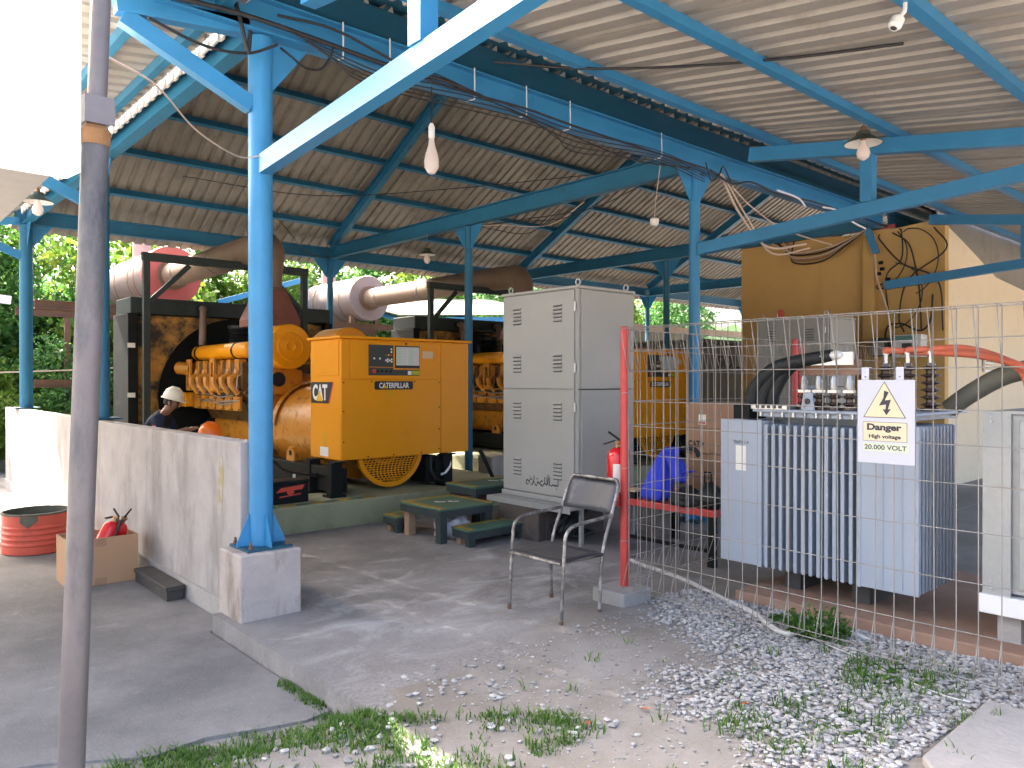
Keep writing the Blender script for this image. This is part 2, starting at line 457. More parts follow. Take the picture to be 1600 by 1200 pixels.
NX = ((0,-1,0),(0,0,1))      # lettering on a face that looks towards -X
NY = ((1,0,0),(0,0,1))       # lettering on a face that looks towards -Y
LETTER_SCENE = bpy.data.scenes.new("letters")
def text(s, loc, face, width, height, m, parent=None, bold=0.0, name="lettering", spacing=1.0, shear=0.0):
    """flat lettering as a real mesh, fitted to width x height"""
    cu = bpy.data.curves.new(name, 'FONT')
    cu.body = s; cu.size = 1.0; cu.align_x = 'CENTER'; cu.align_y = 'CENTER'
    cu.offset = bold; cu.space_character = spacing; cu.shear = shear
    cu.resolution_u = 3
    tmp = bpy.data.objects.new("letters", cu); LETTER_SCENE.collection.objects.link(tmp)
    vl = LETTER_SCENE.view_layers[0]; vl.update()
    me0 = tmp.to_mesh()
    xs = [v.co.x for v in me0.vertices]; ys = [v.co.y for v in me0.vertices]
    xm, ym = (min(xs)+max(xs))/2, (min(ys)+max(ys))/2
    sx = width/(max(xs)-min(xs)); sy = height/(max(ys)-min(ys))
    vs = [((v.co.x-xm)*sx, (v.co.y-ym)*sy, 0.0006) for v in me0.vertices]
    fs = [tuple(p.vertices) for p in me0.polygons]
    tmp.to_mesh_clear()
    bpy.data.objects.remove(tmp)
    bpy.data.curves.remove(cu)
    me = bpy.data.meshes.new(name)
    me.from_pydata(vs, [], fs); me.materials.append(m); me.update()
    o = bpy.data.objects.new(name, me); COL.objects.link(o)
    u = Vector(face[0]); v = Vector(face[1]); n = u.cross(v)
    o.rotation_euler = Matrix((u, v, n)).transposed().to_euler()
    if parent is not None:
        o.parent = parent; o.location = Vector(loc)-wloc(parent)
    else:
        o.location = loc
    return o
# ------------------------------------------------------------------ the ground
def hsh(x, y):
    return (math.sin(x*3.1+y*1.7)*math.sin(y*2.3-x*0.9)+0.5*math.sin(x*7.3+1.2)*math.sin(y*6.1+x*2.0))
def sst(a, b, t):
    t = max(0, min(1, (t-a)/(b-a))); return t*t*(3-2*t)
def ground_z(x, y):
    base = -0.175
    near = sst(14, 6, abs(x)+abs(y))
    bump = 0.012*hsh(x, y)*near
    if y < 6.0 and x > -6:
        base = -0.135
        bump *= 0.5
        if x > 0.4:
            # the dirt rises to the floor at its ragged front edge and laps over it
            w = sst(0.6, 1.95, x)*sst(3.55, 3.15, y)*sst(-0.5, 1.2, y) if x < 2.15 else sst(-0.5, 1.2, y)
            ye = 2.88+0.20*(x-2.1)
            lap = 0.012*sst(ye-0.7, ye-0.1, y)*sst(ye+0.75, ye+0.15, y) if x > 1.9 else 0
            deep = -0.03*sst(ye+0.45, ye+0.9, y) if x > 1.9 else 0
            if y > 5.0 or (x < 2.15 and y > 3.3): w = w if y < 3.56 and x < 1.95 else 0; lap = 0
            base = -0.135 + w*0.130 + lap + deep
    return base + bump
def lines(a, b, lo, hi, step, grow):
    out = []
    v = lo
    while v < hi: out.append(v); v += step
    s = step; p = lo
    left = []
    while p > a: s *= grow; p -= s; left.append(p)
    s = step; right = []
    p = out[-1]
    while p < b: s *= grow; p += s; right.append(p)
    return left[::-1]+out+right
gx = lines(-150, 150, -1.0, 7.0, 0.09, 1.22)
gy = lines(-150, 150, 0.3, 5.5, 0.09, 1.22)
g = MB()
for y in gy:
    for x in gx: g.v.append((x, y, ground_z(x, y)))
nx = len(gx)
for j in range(len(gy)-1):
    for i in range(nx-1):
        g.face(j*nx+i, j*nx+i+1, (j+1)*nx+i+1, (j+1)*nx+i)

def floor_mat(name, base, pale, dark, dusty=None, dirt=None):
    """poured concrete / packed dirt: blotches, pale scuffs, fine grit"""
    m = bpy.data.materials.new(name); m.use_nodes = True
    n = m.node_tree; L = n.links; b = n.nodes["Principled BSDF"]
    b.inputs["Roughness"].default_value = 0.88; b.inputs["Specular IOR Level"].default_value = 0.25
    geo = n.nodes.new("ShaderNodeNewGeometry"); pos = geo.outputs["Position"]
    def noise(s, d=8, r=0.65, dist=0.0, vec=pos):
        k = n.nodes.new("ShaderNodeTexNoise"); k.inputs["Scale"].default_value = s; k.inputs["Detail"].default_value = d
        k.inputs["Roughness"].default_value = r; k.inputs["Distortion"].default_value = dist; L.new(vec, k.inputs["Vector"]); return k.outputs[0]
    def rng(x, a, c, lo=0.0, hi=1.0):
        k = n.nodes.new("ShaderNodeMapRange"); k.inputs[1].default_value = a; k.inputs[2].default_value = c
        k.inputs[3].default_value = lo; k.inputs[4].default_value = hi; L.new(x, k.inputs[0]); return k.outputs[0]
    def mix(f, a, c):
        k = n.nodes.new("ShaderNodeMix"); k.data_type = 'RGBA'
        L.new(f, k.inputs[0])
        for i, q in ((6, a), (7, c)):
            if isinstance(q, tuple): k.inputs[i].default_value = (*q, 1)
            else: L.new(q, k.inputs[i])
        return k.outputs[2]
    def mul(a, c):
        k = n.nodes.new("ShaderNodeMath"); k.operation = 'MULTIPLY'; L.new(a, k.inputs[0]); L.new(c, k.inputs[1]); return k.outputs[0]
    col = mix(rng(noise(1.1), 0.38, 0.66), dark, base)
    sep = n.nodes.new("ShaderNodeSeparateXYZ"); L.new(pos, sep.inputs[0])
    mp = n.nodes.new("ShaderNodeMapping"); mp.inputs["Scale"].default_value = (1.0, 1.5, 1.0); mp.inputs["Rotation"].default_value = (0, 0, -0.7)
    L.new(pos, mp.inputs[0])
    if dusty:
        dv = n.nodes.new("ShaderNodeVectorMath"); dv.operation = 'DISTANCE'; L.new(pos, dv.inputs[0]); dv.inputs[1].default_value = (*dusty[:2], 0.0)
        mask = rng(dv.outputs["Value"], dusty[2], 0.4)
        k = n.nodes.new("ShaderNodeMath"); k.operation = 'MULTIPLY_ADD'; L.new(mask, k.inputs[0]); k.inputs[1].default_value = 0.13
        L.new(noise(1.9, 9, 0.72, 0.6, mp.outputs[0]), k.inputs[2])
        col = mix(rng(k.outputs[0], 0.56, 0.76, 0, 0.62), col, pale)
    else:
        col = mix(rng(noise(1.7, 9, 0.72, 0.5, mp.outputs[0]), 0.60, 0.74, 0, 0.5), col, pale)
    col = mix(rng(noise(5.0, 8, 0.75), 0.60, 0.75, 0, 0.45), col, dark)
    fine = noise(85, 3, 0.6)
    col = mix(rng(fine, 0.60, 0.72, 0, 0.35), col, pale)
    col = mix(rng(fine, 0.40, 0.28, 0, 0.45), col, dark)
    if dirt:
        k = n.nodes.new("ShaderNodeMath"); k.operation = 'MULTIPLY_ADD'
        L.new(noise(1.3, 7, 0.7), k.inputs[0]); k.inputs[1].default_value = 1.6; L.new(sep.outputs["Y"], k.inputs[2])
        d2 = mix(rng(noise(38, 5, 0.7), 0.35, 0.65), (dirt[0]*0.6, dirt[1]*0.6, dirt[2]*0.6), dirt)
        col = mix(rng(k.outputs[0], 4.9, 4.15), col, d2)
    L.new(col, b.inputs["Base Color"])
    bp = n.nodes.new("ShaderNodeBump"); bp.inputs["Strength"].default_value = 0.55; bp.inputs["Distance"].default_value = 0.012
    ad = n.nodes.new("ShaderNodeMath"); ad.operation = 'MULTIPLY_ADD'
    L.new(noise(70, 4, 0.7), ad.inputs[0]); ad.inputs[1].default_value = 0.5; L.new(noise(9, 8, 0.7), ad.inputs[2])
    L.new(ad.outputs[0], bp.inputs["Height"]); L.new(bp.outputs[0], b.inputs["Normal"])
    return m
DIRT = (0.30, 0.281, 0.265)
M['slab'] = floor_mat("hall_floor", (0.29, 0.275, 0.268), (0.52, 0.505, 0.50), (0.18, 0.17, 0.165), dusty=(3.6, 4.0, 2.4), dirt=DIRT)
M['yard'] = floor_mat("yard_slab", (0.27, 0.258, 0.25), (0.45, 0.435, 0.43), (0.16, 0.153, 0.148))
M['ground'] = floor_mat("bare_ground", DIRT, (0.45, 0.43, 0.40), (0.20, 0.18, 0.155))
go = g.build("ground", M['ground'], smooth=True)
tag(go, "bare sandy ground with grit in front of the concrete floor", None, None, "structure")

# raised hall floor; its open front edge is ragged
edge = [(1.96, 3.28), (2.02, 3.02)]
rr = random.Random(3)
x = 2.1
while x < 4.9:
    yy = 2.84 + 0.20*(x-2.1) + 0.12*math.sin(x*5)+rr.uniform(-0.08, 0.08)
    edge.append((x, yy)); x += 0.12
edge += [(5.0, 3.45), (26, 3.45), (26, 14.6), (2.13, 14.6), (2.13, 5.3), (1.96, 5.3)]
s = MB(); s.prism(edge, (0,0,-0.2), (1,0,0), (0,1,0), 0.2)
tag(s.build("hall_floor", M['slab']), "raised grey concrete floor of the generator shed with pale scuffs", None, None, "structure")
# lower yard slab on the left
edge = [(-6, 14.5), (-6, 4.0), (0.2, 4.15), (0.7, 3.98), (1.1, 3.72), (1.35, 3.75), (1.6, 3.66), (1.8, 3.60), (1.945, 3.62), (1.945, 5.31), (2.1, 5.33), (2.1, 14.5)]
s = MB(); s.prism(edge, (0,0,-0.3), (1,0,0), (0,1,0), 0.18)
tag(s.build("yard_slab", M['yard']), "lower grey concrete slab left of the kerb", None, None, "structure")

# gravel: angular stones
rr = random.Random(11)
st = MB()
def stone(mb, x, y, z, r, rr):
    k = len(mb.v)
    base = [(1,0,0),(0.31,0.95,0),(-0.81,0.59,0),(-0.81,-0.59,0),(0.31,-0.95,0)]
    a0 = rr.uniform(0, 6.28); ca, sa = math.cos(a0), math.sin(a0)
    fx, fy, fz = rr.uniform(0.7,1.25), rr.uniform(0.6,1.1), rr.uniform(0.45,0.8)
    tx, ty = rr.uniform(-0.5,0.5), rr.uniform(-0.5,0.5)
    for lv, s_ in ((-0.45,0.75),(0.35,1.0)):
        for bx, by, _ in base:
            j = rr.uniform(0.72,1.15)
            px, py = bx*s_*j*fx, by*s_*j*fy
            pz = lv*fz*rr.uniform(0.8,1.2)+0.25*(tx*px+ty*py)
            mb.v.append((x+r*(px*ca-py*sa), y+r*(px*sa+py*ca), z+r*pz))
    mb.v.append((x+r*rr.uniform(-.3,.3), y+r*rr.uniform(-.3,.3), z+r*fz*rr.uniform(0.75,1.05)))
    for i in range(5):
        j = (i+1) % 5
        mb.face(k+i, k+j, k+5+j, k+5+i)
        mb.face(k+5+i, k+5+j, k+10)
def gravel_den(x, y):
    # full towards the transformer yard, thinning out onto the dirt
    d = (x-3.05)*0.70+(2.2-y)*0.62 + 0.28*hsh(x*1.3+4, y*1.1)
    d2 = sst(-0.25, 0.75, d)
    if x > 4.9 and y > 2.9: d2 *= 0.1
    return max(d2, 0.035)
n = 0
while n < 21000:
    x = rr.uniform(2.2, 4.93); y = rr.uniform(-0.6, 3.5)
    if rr.random() > gravel_den(x, y) or (y < 1.3 and 3.0 < x < 4.3): continue
    r = rr.choice([0.007,0.009,0.011,0.013,0.016,0.019])*rr.uniform(0.8,1.25)
    if gravel_den(x, y) < 0.3: r *= 0.7
    stone(st, x, y, max(ground_z(x, y), 0.0 if (2.0 < x < 4.9 and y > 2.84+0.2*(x-2.1)) else -0.05)+r*rr.uniform(0.1,0.75), r, rr); n += 1
for _ in range(260):                                    # few stones in the grass and along the kerb
    x = rr.uniform(0.6, 2.8); y = rr.uniform(2.3, 3.5)
    stone(st, x, y, ground_z(x, y)+0.005, rr.uniform(0.008,0.026), rr)
for _ in range(700):                                    # grit on the dirt
    x = rr.uniform(2.3, 4.6); y = rr.uniform(2.0, 3.4)
    stone(st, x, y, max(ground_z(x, y), 0.0 if y > 2.84+0.2*(x-2.1) else -1)+0.002, rr.uniform(0.003,0.009), rr)
def stonemat():
    m = bpy.data.materials.new("crushed_stone"); m.use_nodes = True
    n = m.node_tree; L = n.links; b = n.nodes["Principled BSDF"]; b.inputs["Roughness"].default_value = 0.85
    g = n.nodes.new("ShaderNodeNewGeometry"); r = n.nodes.new("ShaderNodeValToRGB")
    r.color_ramp.elements[0].color = (0.22,0.215,0.21,1); r.color_ramp.elements[1].color = (0.46,0.45,0.435,1)
    e = r.color_ramp.elements.new(0.5); e.color = (0.34,0.33,0.32,1)
    L.new(g.outputs["Random Per Island"], r.inputs[0]); L.new(r.outputs[0], b.inputs["Base Color"])
    return m
M['stone'] = stonemat()
tag(st.build("gravel", M['stone']), "pale crushed stone gravel spread before the wire fence", None, None, "stuff")

b = MB(); b.prism([(3.42,1.26),(3.0,0.9),(2.4,-0.6),(4.27,-0.6),(4.27,1.27),(3.9,1.265)], (0,0,-0.2), (1,0,0), (0,1,0), 0.228)
tag(b.build("concrete_pad", M['block'], bev=0.01), "pale concrete pad at the gravel edge", None, None, "structure")
# grass along the slab edge, in the kerb and among the gravel
rr = random.Random(5)
gr = MB()
def blade(x, y, z, h, rr, lean=0.5, w=0.0035):
    a = rr.uniform(0, 6.28); l = h*lean*rr.uniform(0.3, 1.3)
    dx, dy = math.cos(a), math.sin(a); sx, sy = -dy*w, dx*w
    k = len(gr.v)
    gr.v += [(x-sx,y-sy,z),(x+sx,y+sy,z),(x+dx*l*0.4+sx*.8,y+dy*l*0.4+sy*.8,z+h*0.6),(x+dx*l*0.4-sx*.8,y+dy*l*0.4-sy*.8,z+h*0.6),(x+dx*l,y+dy*l,z+h*rr.uniform(0.75,1.0))]
    gr.face(k,k+1,k+2,k+3); gr.face(k+3,k+2,k+4)
def tuft(x, y, n, rad, h, z=None):
    for _ in range(n):
        a = rr.uniform(0,6.28); d = rad*math.sqrt(rr.random())
        px, py = x+d*math.cos(a), y+d*math.sin(a)
        blade(px, py, (ground_z(px,py) if z is None else z)-0.005, h*rr.uniform(0.5,1.2), rr, 0.8)
n = 0
while n < 1100:                                          # the strip at the front of the yard slab
    x = rr.uniform(0.3, 2.9)
    y = rr.uniform(2.35, 3.75)
    top = 3.95-0.22*(x-0.6) if x < 1.95 else 3.1-0.75*(x-1.95)
    if y > top: continue
    if rr.random() > sst(-0.9, 0.9, hsh(x*2.2, y*2.0)+0.15): continue
    tuft(x, y, rr.randint(6, 18), 0.05, rr.uniform(0.025, 0.06)); n += 1
for t in [(1.93,3.95),(1.92,3.85),(1.93,3.78),(1.94,3.7),(1.93,3.52),(1.94,3.42),(1.95,3.32),(1.97,3.25),(1.93,4.1),(1.93,4.02)]:
    tuft(t[0], t[1], 70, 0.05, 0.04, -0.125)
for _ in range(75):                                     # sparse tufts on dirt and gravel
    x = rr.uniform(2.4, 4.7); y = rr.uniform(0.6, 3.0)
    tuft(x, y, rr.randint(4, 14), 0.05, rr.uniform(0.03, 0.09))
for _ in range(40):
    x = rr.uniform(3.0, 4.7); y = rr.uniform(1.35, 2.0)
    tuft(x, y, rr.randint(15, 40), 0.09, rr.uniform(0.04, 0.09))
tag(gr.build("grass", M['grass']), "short green grass along the slab edge and in the gravel", None, None, "stuff")

# broad leaved weeds by the fence
def weed(name, label, x, y, r, h, n, seed):
    rr = random.Random(seed)
    t = thing(name, label, "plant", (x, y, -0.03), "weeds by the wire fence")
    stem = MB(); lf = MB()
    for i in range(n):
        a = rr.uniform(0, 6.28); d = r*math.sqrt(rr.random()); hh = h*rr.uniform(0.4, 1.0)*(1-0.4*d/r)
        p = Vector((x+d*math.cos(a), y+d*math.sin(a), -0.03+hh))
        stem.tube([(x+0.3*d*math.cos(a), y+0.3*d*math.sin(a), -0.04), (p.x, p.y, p.z)], 0.003, 4)
        for k in range(5):
            b = rr.uniform(0, 6.28); l = rr.uniform(0.02, 0.045); w = l*0.5
            dx, dy = math.cos(b), math.sin(b); z = rr.uniform(-0.02, 0.02)
            q = p+Vector((0, 0, -rr.random()*hh*0.6))
            i0 = len(lf.v)
            lf.v += [tuple(q), (q.x+dx*l*0.5-dy*w, q.y+dy*l*0.5+dx*w, q.z+0.006), (q.x+dx*l, q.y+dy*l, q.z+z), (q.x+dx*l*0.5+dy*w, q.y+dy*l*0.5-dx*w, q.z+0.006)]
            lf.face(i0, i0+1, i0+2, i0+3)
    stem.build("stem", M['leaf_b'], t)
    tag(lf.build("foliage", M['grass'], t), kind="stuff")
weed("weed_clump", "largest leafy green weed clump under the danger sign at the fence foot", 4.62, 2.33, 0.2, 0.28, 90, 1)
weed("weed_clump", "small dark weed beside the grey hose at the fence foot", 4.72, 2.62, 0.07, 0.10, 26, 2)
weed("weed_clump", "low round weed patch in the gravel right of the hose end", 4.25, 1.75, 0.18, 0.07, 70, 3)
weed("weed_clump", "flat weed patch on open gravel near the bottom right", 3.55, 1.62, 0.13, 0.05, 45, 4)

# ------------------------------------------------------------------ the shed
XS = [2.25, 7.38, 12.35, 17.3, 22.3]
YN, YM, YF = 5.17, 9.31, 13.7
RX0, RX1 = 2.19, 24.5
def far_z(y): return 4.24+0.54*(13.6-y)          # rafter centre line, far slope
def near_z(y): return 6.55-0.545*(9.33-y)
def can_z(y): return 4.13-0.16*(5.17-y)          # canopy rafters
shed = thing("generator_shed", "blue steel shed with corrugated metal roof over the generators", "shed", (2.25, 5.17, 0))

def column(x, y, z0, z1, r, gus=True, m='blue'):
    a = MB(); a.lathe([(r, z0), (r, z1)], (x, y, 0), n=20)
    c = a.build("column", M[m], shed, auto=True)
    b = MB(); b.box(x-0.16, x+0.16, y-0.16, y+0.16, z0-0.012, z0+0.006)
    b.build("base_plate", M['dark_teal'], c)
    if gus:
        for k in range(4):
            dx, dy = ((1,0),(0,1),(-1,0),(0,-1))[k]
            gsb = MB()
            o = Vector((x+dx*r*0.9, y+dy*r*0.9, z0+0.007)); u = Vector((dx,dy,0)); v = Vector((0,0,1))
            w = u.cross(v)*0.006
            gsb.prism([(0,0),(0.10,0),(0.10,0.02),(0.012,0.22),(0,0.22)], o-w*0.5, u, v, 0.008)
            gsb.build("gusset", M[m], c)
        for k in range(4):
            bx, by = ((1,1),(1,-1),(-1,-1),(-1,1))[k]
            bb = MB(); bb.lathe([(0.014,0),(0.014,0.02),(0.008,0.02),(0.008,0.045)], (x+bx*0.13, y+by*0.13, z0+0.006), n=6)
            bb.build("anchor_bolt", M['rust'], c)
    return c
def brackets(x, y, z, col, dirs):
    for dx, dy in dirs:
        b = MB()
        o = Vector((x+dx*0.05, y+dy*0.05, z)); u = Vector((dx,dy,0)); v = Vector((0,0,-1)); w = u.cross(v)
        b.prism([(0,0),(0.30,0),(0.04,0.34),(0,0.34)], o-w*0.005, u, v, 0.01)
        b.build("bracket", M['blue'], col)

c = column(2.25, YN, 0.455, 3.98, 0.082); brackets(2.25, YN, 3.98, c, ((1,0),))
for i, x in enumerate(XS[1:2], 1):
    c = column(x, YN, 0.02, 3.98, 0.062, True, 'blue'); brackets(x, YN, 3.98, c, ((1,0),(-1,0)))
for i, x in enumerate(XS):
    z0 = 1.19 if i == 0 else 0.02
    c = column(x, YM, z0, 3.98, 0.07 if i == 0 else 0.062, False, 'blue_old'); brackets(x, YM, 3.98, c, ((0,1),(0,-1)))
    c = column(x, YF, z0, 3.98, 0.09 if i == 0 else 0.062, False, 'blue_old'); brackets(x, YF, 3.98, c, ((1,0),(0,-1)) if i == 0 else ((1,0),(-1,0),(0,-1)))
# main longitudinal beam and the far eave beam
b = MB(); b.ibeam((1.25, YN-0.04, 4.11), (12.3, YN-0.04, 4.11), 0.13, 0.24); b.build("main_beam", M['blue'], shed)
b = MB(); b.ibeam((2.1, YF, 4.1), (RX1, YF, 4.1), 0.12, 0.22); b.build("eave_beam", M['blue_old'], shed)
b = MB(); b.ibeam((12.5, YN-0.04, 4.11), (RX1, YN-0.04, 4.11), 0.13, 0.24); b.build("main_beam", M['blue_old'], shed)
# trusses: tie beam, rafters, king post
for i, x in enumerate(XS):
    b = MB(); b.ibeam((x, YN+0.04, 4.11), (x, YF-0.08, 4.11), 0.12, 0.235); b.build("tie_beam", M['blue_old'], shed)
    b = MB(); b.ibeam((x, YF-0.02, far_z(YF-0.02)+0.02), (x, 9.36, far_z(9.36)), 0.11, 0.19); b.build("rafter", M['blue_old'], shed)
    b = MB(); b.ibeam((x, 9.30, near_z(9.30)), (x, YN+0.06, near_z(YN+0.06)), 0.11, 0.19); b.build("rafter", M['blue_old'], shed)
# purlins
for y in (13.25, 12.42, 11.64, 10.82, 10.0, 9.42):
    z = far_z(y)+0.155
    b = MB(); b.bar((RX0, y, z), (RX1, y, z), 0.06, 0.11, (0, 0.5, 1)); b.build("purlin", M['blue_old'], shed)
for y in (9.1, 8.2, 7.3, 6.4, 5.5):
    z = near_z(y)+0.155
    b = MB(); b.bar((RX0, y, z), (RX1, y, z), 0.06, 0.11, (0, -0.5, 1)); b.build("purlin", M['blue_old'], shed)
# dark fascia trough on top of the main beam
b = MB(); b.box(1.9, 8.25, 4.43, 5.09, 4.237, 4.252); b.box(1.9, 8.25, 4.43, 4.442, 4.252, 4.42); b.box(8.235, 8.25, 4.442, 5.09, 4.252, 4.42)
b.build("gutter", M['dark_teal'], shed)
b = MB(); b.box(8.26, RX1, 4.41, 5.10, 4.30, 4.315); b.box(8.26, RX1, 4.41, 4.422, 4.315, 4.42); b.build("gutter", M['dark_teal'], shed)  # past the near run, dark sheet standing in for a shaded void
# canopy towards the yard: rafter, strut and post at each column line
def canopy_frame(x):
    b = MB(); b.bar((x, 4.45, can_z(4.45)), (x, 0.35, can_z(0.35)), 0.10, 0.14); b.build("canopy_rafter", M['blue'], shed)
    b = MB(); b.bar((x, YN-0.07, 3.09), (x, 0.75, 3.40), 0.09, 0.13); b.build("canopy_strut", M['blue'], shed)
    b = MB(); b.bar((x, 3.21, 3.295), (x, 3.21, 3.74), 0.11, 0.11, (1,0,0)); b.build("canopy_post", M['blue'], shed)
for x in XS[:4]: canopy_frame(x)
for y in (4.12, 2.94, 1.70, 0.5):
    z = can_z(y)+0.105
    b = MB(); b.bar((2.12, y, z), (RX1, y, z), 0.07, 0.07); b.build("canopy_purlin", M['blue'], shed)

# corrugated sheets
def sheet_mesh(name, length, width, sag=0.0):
    """x across, y along, profile raised upward; five ribs"""
    mb = MB(); prof = []
    p = width/5
    for i in range(5):
        x0 = i*p
        prof += [(x0, 0.0), (x0+p*0.56, 0.0), (x0+p*0.66, 0.036), (x0+p*0.90, 0.036)]
    prof.append((width, 0.0))
    nseg = 4
    for j in range(nseg+1):
        y = length*j/nseg
        for x, z in prof: mb.v.append((x, y, z+0.004*math.sin(j*2.1)))
    m = len(prof)
    for j in range(nseg):
        for i in range(m-1):
            mb.face(j*m+i, j*m+i+1, (j+1)*m+i+1, (j+1)*m+i)
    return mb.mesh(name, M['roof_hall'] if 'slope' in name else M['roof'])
SW = 0.965
rr = random.Random(21)
far_len = math.hypot(14.45-9.30, 0.54*(14.45-9.30)); near_len = math.hypot(9.36-4.62, 0.545*(9.36-4.62))
can_len = math.hypot(4.40-0.1, 0.16*4.30)
me_far = sheet_mesh("far_slope_sheet", far_len, SW+0.03); me_near = sheet_mesh("near_slope_sheet", near_len, SW+0.03); me_can = sheet_mesh("canopy_sheet", can_len, SW+0.03)
def slope_sheets(me, y0, z0, tilt, x_from, x_to):
    x = x_from
    while x < x_to:
        inst("roof_sheet", me, shed, (x, y0, z0+rr.uniform(-0.003, 0.003)), (tilt+rr.uniform(-0.0006, 0.0006), 0, rr.uniform(-0.0015, 0.0015)))
        x += SW
slope_sheets(me_far, 14.45, far_z(14.45)+0.215, math.pi-math.atan(0.54)-math.pi, RX0, RX1)
for o in [o for o in shed.children if o.data == me_far]:
    o.rotation_euler.z = math.pi; o.rotation_euler.x = math.atan(0.54); o.location.x += SW
slope_sheets(me_near, 4.62, near_z(4.62)+0.215, math.atan(0.545), RX0, RX1)
slope_sheets(me_can, 0.1, can_z(0.1)+0.142, math.atan(0.16), 2.12, RX1)
# ridge cap
b = MB()
b.quad((RX0-0.05, 9.0, 6.63), (RX1, 9.0, 6.63), (RX1, 9.33, 6.83), (RX0-0.05, 9.33, 6.83))
b.quad((RX0-0.05, 9.33, 6.83), (RX1, 9.33, 6.83), (RX1, 9.66, 6.62), (RX0-0.05, 9.66, 6.62))
b.build("ridge_cap", M['roof_top'], shed)

# verge over the yard slab at the gable end: short outriggers, two purlins, sheets
def verge_z(x): return 4.05-0.12*(2.2-x)
for y in (5.17, 9.31, 13.7):
    b = MB(); b.bar((2.16, y, verge_z(2.16)-0.02), (1.32, y, verge_z(1.32)-0.02), 0.09, 0.11); b.build("verge_rafter", M['blue'], shed)
    b = MB(); b.bar((2.18, y-0.0, 3.5), (1.36, y, 3.86), 0.08, 0.11); b.build("verge_strut", M['blue'], shed)
for x in (1.95, 1.55):
    b = MB(); b.bar((x, 4.7, verge_z(x)+0.075), (x, 14.2, verge_z(x)+0.075), 0.06, 0.08); b.build("verge_purlin", M['blue_old'], shed)
me_v = sheet_mesh("verge_sheet", 1.015, SW+0.03)
y = 4.6
while y < 13.9:
    o = inst("roof_sheet", me_v, shed, (1.12, y+SW, verge_z(1.12)+0.12), (0, 0, -math.pi/2))
    o.rotation_euler = (math.atan(0.12), 0, -math.pi/2)
    y += SW
# pale cladding of the gable above the tie beam (upright sheets, stepping with the roof slope)
yy = YN+0.1
while yy < 13.4:
    y1 = yy+0.20
    top = max(near_z(yy), 4.1)+0.20 if y1 < 9.33 else min(far_z(y1), 6.5)+0.20
    if top > 4.28:
        b = MB(); b.box(2.14, 2.155, yy, yy+0.131, 4.10, top); b.box(2.1545, 2.17, yy+0.13, y1+0.001, 4.10, top)
        b.build("gable_panel", M['roof_top'], shed)
    yy = y1

for k in range(44):                                       # white pieces standing in for daylight in the verge rib gaps
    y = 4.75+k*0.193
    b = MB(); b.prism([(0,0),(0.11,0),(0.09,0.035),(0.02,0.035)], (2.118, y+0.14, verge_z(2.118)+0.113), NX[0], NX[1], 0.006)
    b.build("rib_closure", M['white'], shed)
# bent wire cable hooks on the main beam
for x in (2.83, 3.234, 4.07, 4.665, 5.224, 6.62):
    h = MB(); h.tube([(x, 5.055, 4.24), (x, 5.05, 4.02), (x+0.005, 5.06, 3.975), (x-0.03, 5.12, 3.965)], 0.006, 6)
    h.build("cable_hook", M['white'], shed)

# pedestal of the near column
b = MB(); b.box(2.02, 2.45, 4.96, 5.34, -0.13, 0.443)
tag(b.build("concrete_pedestal", M['pedestal'], bev=0.012), "weathered concrete pedestal under the near blue column", "pedestal")

# half-height wall on the left
w = MB(); w.prism([(5.343,-0.14),(14.75,-0.14),(14.75,1.172),(5.235,1.172),(5.235,0.447),(5.343,0.447)], (2.13,0,0), (0,1,0), (0,0,1), 0.14)
wo_ = w.build("half_wall", M['concrete'], bev=0.008)
tag(wo_, "stained grey half-height rendered wall behind the drum", "wall")
b = MB(); b.box(2.105, 2.128, 5.345, 14.75, -0.14, 0.02); b.build("wall_footing", M['block'], wo_)
b = MB(); b.box(2.22, 2.262, 5.23, 5.335, 1.02, 1.05)
b.build("tie_bracket", M['rust'], wo_)
# worn yellow paint mark on the wall
b = MB(); b.prism([(0,0),(0.05,0.02),(0.085,0.30),(0.06,0.44),(0.01,0.41),(-0.02,0.2)], (2.1285, 5.62, 0.62), (0,-1,0), (0,0,1), 0.0012)
b.build("paint_mark", mat("faded_yellow_mark", (0.33, 0.29, 0.15), 0.9, var=0.2, stain=(0.40, 0.375, 0.37), sscale=9, samt=1.0, slo=0.45), wo_)

# added carport roof outlined to shade the slab, sparing a sun strip
cp = thing("carport", "flat sheet carport roof over the yard slab", "carport", (-1.0, 8, -0.12))
b = MB(); b.prism([(-3.4,4.0),(0.52,4.0),(1.12,5.5),(1.19,6.0),(1.30,6.22),(1.30,12.9),(-3.4,12.9)], (0,0,3.21), (1,0,0), (0,1,0), 0.025); b.build("roof_sheet", M['roof_top'], cp)
for (px, py) in ((-3.2, 12.7), (-3.2, 4.2)):
    b = MB(); b.lathe([(0.05, -0.13), (0.05, 3.15)], (px, py, 0), n=14); b.build("post", M['pole'], cp)
for y in (4.2, 12.7):
    b = MB(); b.bar((-3.3, y, 3.17), (0.4 if y < 5 else 1.2, y, 3.17), 0.06, 0.08); b.build("beam", M['blue_old'], cp)

